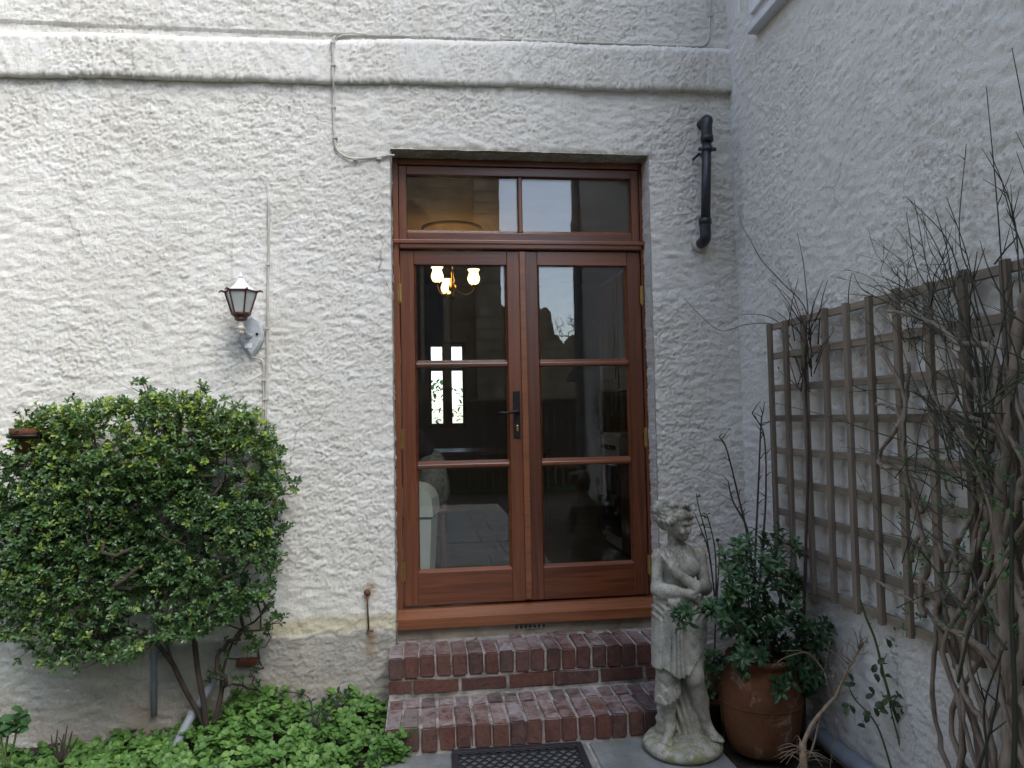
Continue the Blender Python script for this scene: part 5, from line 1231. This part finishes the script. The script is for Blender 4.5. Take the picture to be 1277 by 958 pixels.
for pl in ([(1030, 840), (1010, 815), (985, 818), (970, 826), (975, 830)], [(1028, 838), (1015, 822), (1000, 812), (975, 812)], [(1035, 800), (1030, 825), (1030, 850)], [(1028, 838), (1040, 900), (1030, 1000)]): 
    P = curve_pts([at(a, b, -.97) for a, b in pl], 5); qs.tube(P, taper(len(P), .0024, .0012), 4)
pb_(qs, 'stem', 'straw', ps, False, True)

# ================================================================== what stands behind the camera (mirrored in the panes) and beyond the back window
def stone_build_mat():
    q = NT('ashlar'); v = q.mapped((1, 1, 1)); br = q.n('ShaderNodeTexBrick', Scale=1.0); br.inputs['Brick Width'].default_value = .7; br.inputs['Row Height'].default_value = .32; br.inputs['Mortar Size'].default_value = .012
    mp = q.mapped((1, 1, 1), 'Object', (math.radians(90), 0, 0)); q.l(mp, br.inputs['Vector']); br.inputs['Color1'].default_value = (.42, .31, .20, 1); br.inputs['Color2'].default_value = (.50, .385, .27, 1); br.inputs['Mortar'].default_value = (.10, .075, .05, 1)
    c = q.mix(q.maprange(q.noise(1.2, 5, .65, .5), .35, .7, 0, .75), br.outputs['Color'], (.17, .135, .10)); q.color(c); q.set(Roughness=.95); q.bump(q.noise(6, 4, .6), .5, .05); return q.m
MT['ashlar'] = stone_build_mat()
MT['slate'] = simple('slate', (.03, .035, .045), (.07, .075, .09), 6, .6, .4, 20)
MT['fence'] = simple('fence_board', (.05, .045, .04), (.11, .10, .085), 8, .9, .4, 30, .003, (1, 1, .2))
# tall church with pointed windows
ch = empty('stone_church', (-3, -17, 0), 'tall brown stone church with pointed windows reflected in the door panes', 'church')
def chp(q, n, mat='ashlar', sm=False): o = q.build(n, MT[mat], ch, sm); o.location = -Vector(ch.location); return o
q = MB(); q.box(-14, 2.2, -30, -17, -.3, 13); chp(q, 'nave_wall')
q = MB(); q.add([(-14.3, -16.7, 13), (2.5, -16.7, 13), (2.5, -30.3, 13), (-14.3, -30.3, 13), (-14.3, -23.5, 18), (2.5, -23.5, 18)], [(0, 1, 5, 4), (2, 3, 4, 5), (1, 2, 5), (3, 0, 4), (3, 2, 1, 0)]); chp(q, 'roof', 'slate')
q = MB(); q.box(-15, -5.6, -16.99, -1.5, -.3, 5.5); chp(q, 'left_shade_block')  # unseen block added on the left to keep sky light off the wing wall
def gothic(xc, w_, z0, z1, y, name, mat, depth=.18, par=None):
    q = MB(); pts = [(xc-w_, z0), (xc+w_, z0), (xc+w_, z1)]; R = 2*w_
    for i in range(1, 9): th = math.radians(60)*i/8; pts.append((xc-w_+R*math.cos(th), z1+R*math.sin(th)))
    for i in range(7, -1, -1): th = math.radians(60)*i/8; pts.append((xc+w_-R*math.cos(th), z1+R*math.sin(th)))
    n = len(pts); q.add([(a, y, b) for a, b in pts]+[(a, y-depth, b) for a, b in pts], [tuple(range(n)), tuple(range(2*n-1, n-1, -1))]+[(i, i+n, (i+1) % n+n, (i+1) % n) for i in range(n)]); return chp(q, name, mat)
for xc in (-10, -6.4, -2.9, -.05):
    gothic(xc, 1.05, 2.2, 6.2, -16.80, 'window_surround', 'ashlar', .3); gothic(xc, .85, 2.4, 6.1, -16.76, 'window_glazing', 'slate', .2)
    for dx in (-.28, .28): q = MB(); q.box(xc+dx-.05, xc+dx+.05, -16.76, -16.70, 2.4, 6.6); chp(q, 'window_mullion')
for xc in (-12, -8.2, -4.6, -1.45, 2.05):
    q = MB(); q.box(xc-.35, xc+.35, -17.2, -16.2, -.3, 9); q.add([(xc-.35, -16.2, 9), (xc+.35, -16.2, 9), (xc+.35, -17.05, 10.2), (xc-.35, -17.05, 10.2)], [(0, 1, 2, 3)]); chp(q, 'buttress')
rn = empty('ruined_wall', (3.4, -19, 0), 'broken stone wall stub beyond the church reflected in the door', 'ruin')
q = MB(); xs = np.linspace(2.1, 7.0, 50); V = []; 
for x in xs:
    t_ = 4.85+.12*math.sin(x*7)+.1*math.sin(x*17) if x < 4.4 else 3.9+.12*math.sin(x*5)+.12*math.sin(x*13)
    V += [(x, -19, -.3), (x, -19, t_), (x, -19.7, t_-.05), (x, -19.7, -.3)]
q.add(V, [(i*4+j, (i+1)*4+j, (i+1)*4+j+1, i*4+j+1) for i in range(len(xs)-1) for j in range(3)]+[(0, 1, 2, 3), tuple(len(V)-1-k for k in range(4))]); o = q.build('wall', MT['ashlar'], rn); o.location = -Vector(rn.location)
fe = empty('board_fence', (0, -10.5, 0), 'dark upright board fence reflected in the lower door panes', 'fence')
for i in range(62):
    q = MB() if i == 0 else None
    x = -5.2+i*.155
    if i == 0:
        q.box(-.072, .072, -.011, .011, -.1, 1.72, .003); bm_ = q.build('board', MT['fence'], fe).data; bpy.context.view_layer.objects.active = None; fe.children[0].location = (x, 0, 0)
    else: link_mesh('board', bm_, fe, (x, random.uniform(-.004, .004), random.uniform(-.01, .01)))
for z in (.4, 1.74): q = MB(); q.box(-5.3, 4.4, .012, .06, z-.04, z+.04) if z < 1 else q.box(-5.3, 4.4, -.04, .05, z-.015, z+.02); q.build('rail', MT['oldwood_y'], fe)
ou = empty('slate_outhouse', (3.4, -7.5, 0), 'low outhouse with steep slate roof reflected beside the sky', 'outhouse')
def oup(q, n, mat): o = q.build(n, MT[mat], ou); o.location = -Vector(ou.location); return o
q = MB(); q.box(2.75, 5.5, -6.6, -5.2, -.3, 2.1); oup(q, 'wall', 'wing')
q = MB(); q.add([(2.3, -6.9, 1.9), (2.3, -5.0, 1.9), (4.0, -5.0, 4.6), (4.0, -6.9, 4.6), (5.8, -5.0, 1.9), (5.8, -6.9, 1.9)], [(0, 1, 2, 3), (2, 4, 5, 3), (1, 4, 2), (0, 3, 5), (0, 5, 4, 1)]); oup(q, 'roof', 'slate')
tr = empty('bare_tree', (5.3, -22, 0), 'distant leafless tree reflected above the ruined wall', 'tree')
seeds = [[Vector((5.3, -22, -.2)), Vector((5.32, -22, 1.5)), Vector((5.28, -22, 2.6)), Vector((5.35, -22, 3.2))]]
tg_ = [(5.3+random.gauss(0, .45), -22+random.gauss(0, .45), random.uniform(3.2, 5.0)) for _ in range(150)]
pos, rad, chains = grow(seeds, tg_, .2, r0=.006, pw=.42, wig=.03); q = MB(); tubes(q, pos, rad, chains, 5); o = q.build('trunk', MT['bark'], tr, True); o.location = -Vector(tr.location)
he = empty('garden_hedge', (.5, 13, 0), 'leafy hedge in the garden beyond the far kitchen window', 'hedge')
q = MB()
for i in range(1300):
    x = random.uniform(-3, 4.5); z = random.uniform(-.0, 2.0+.35*math.sin(x*2.1)); q.leaf((x, 13+random.uniform(-.5, .5), z), (random.gauss(0, 1), random.gauss(-.4, 1), random.gauss(.3, 1)), (0, 0, 1), .16, .09, random.random())
o = q.build('foliage', MT['herb'], he); o.location = -Vector(he.location); o['kind'] = 'stuff'
q = MB()
for x in np.arange(-2.8, 4.5, .5): q.tube([(x, 13, -.1), (x+.1, 13, 1.0), (x-.05, 13.05, 1.8)], [.04, .03, .015], 6)
o = q.build('stems', MT['bark'], he, True); o.location = -Vector(he.location); o['kind'] = 'stuff'
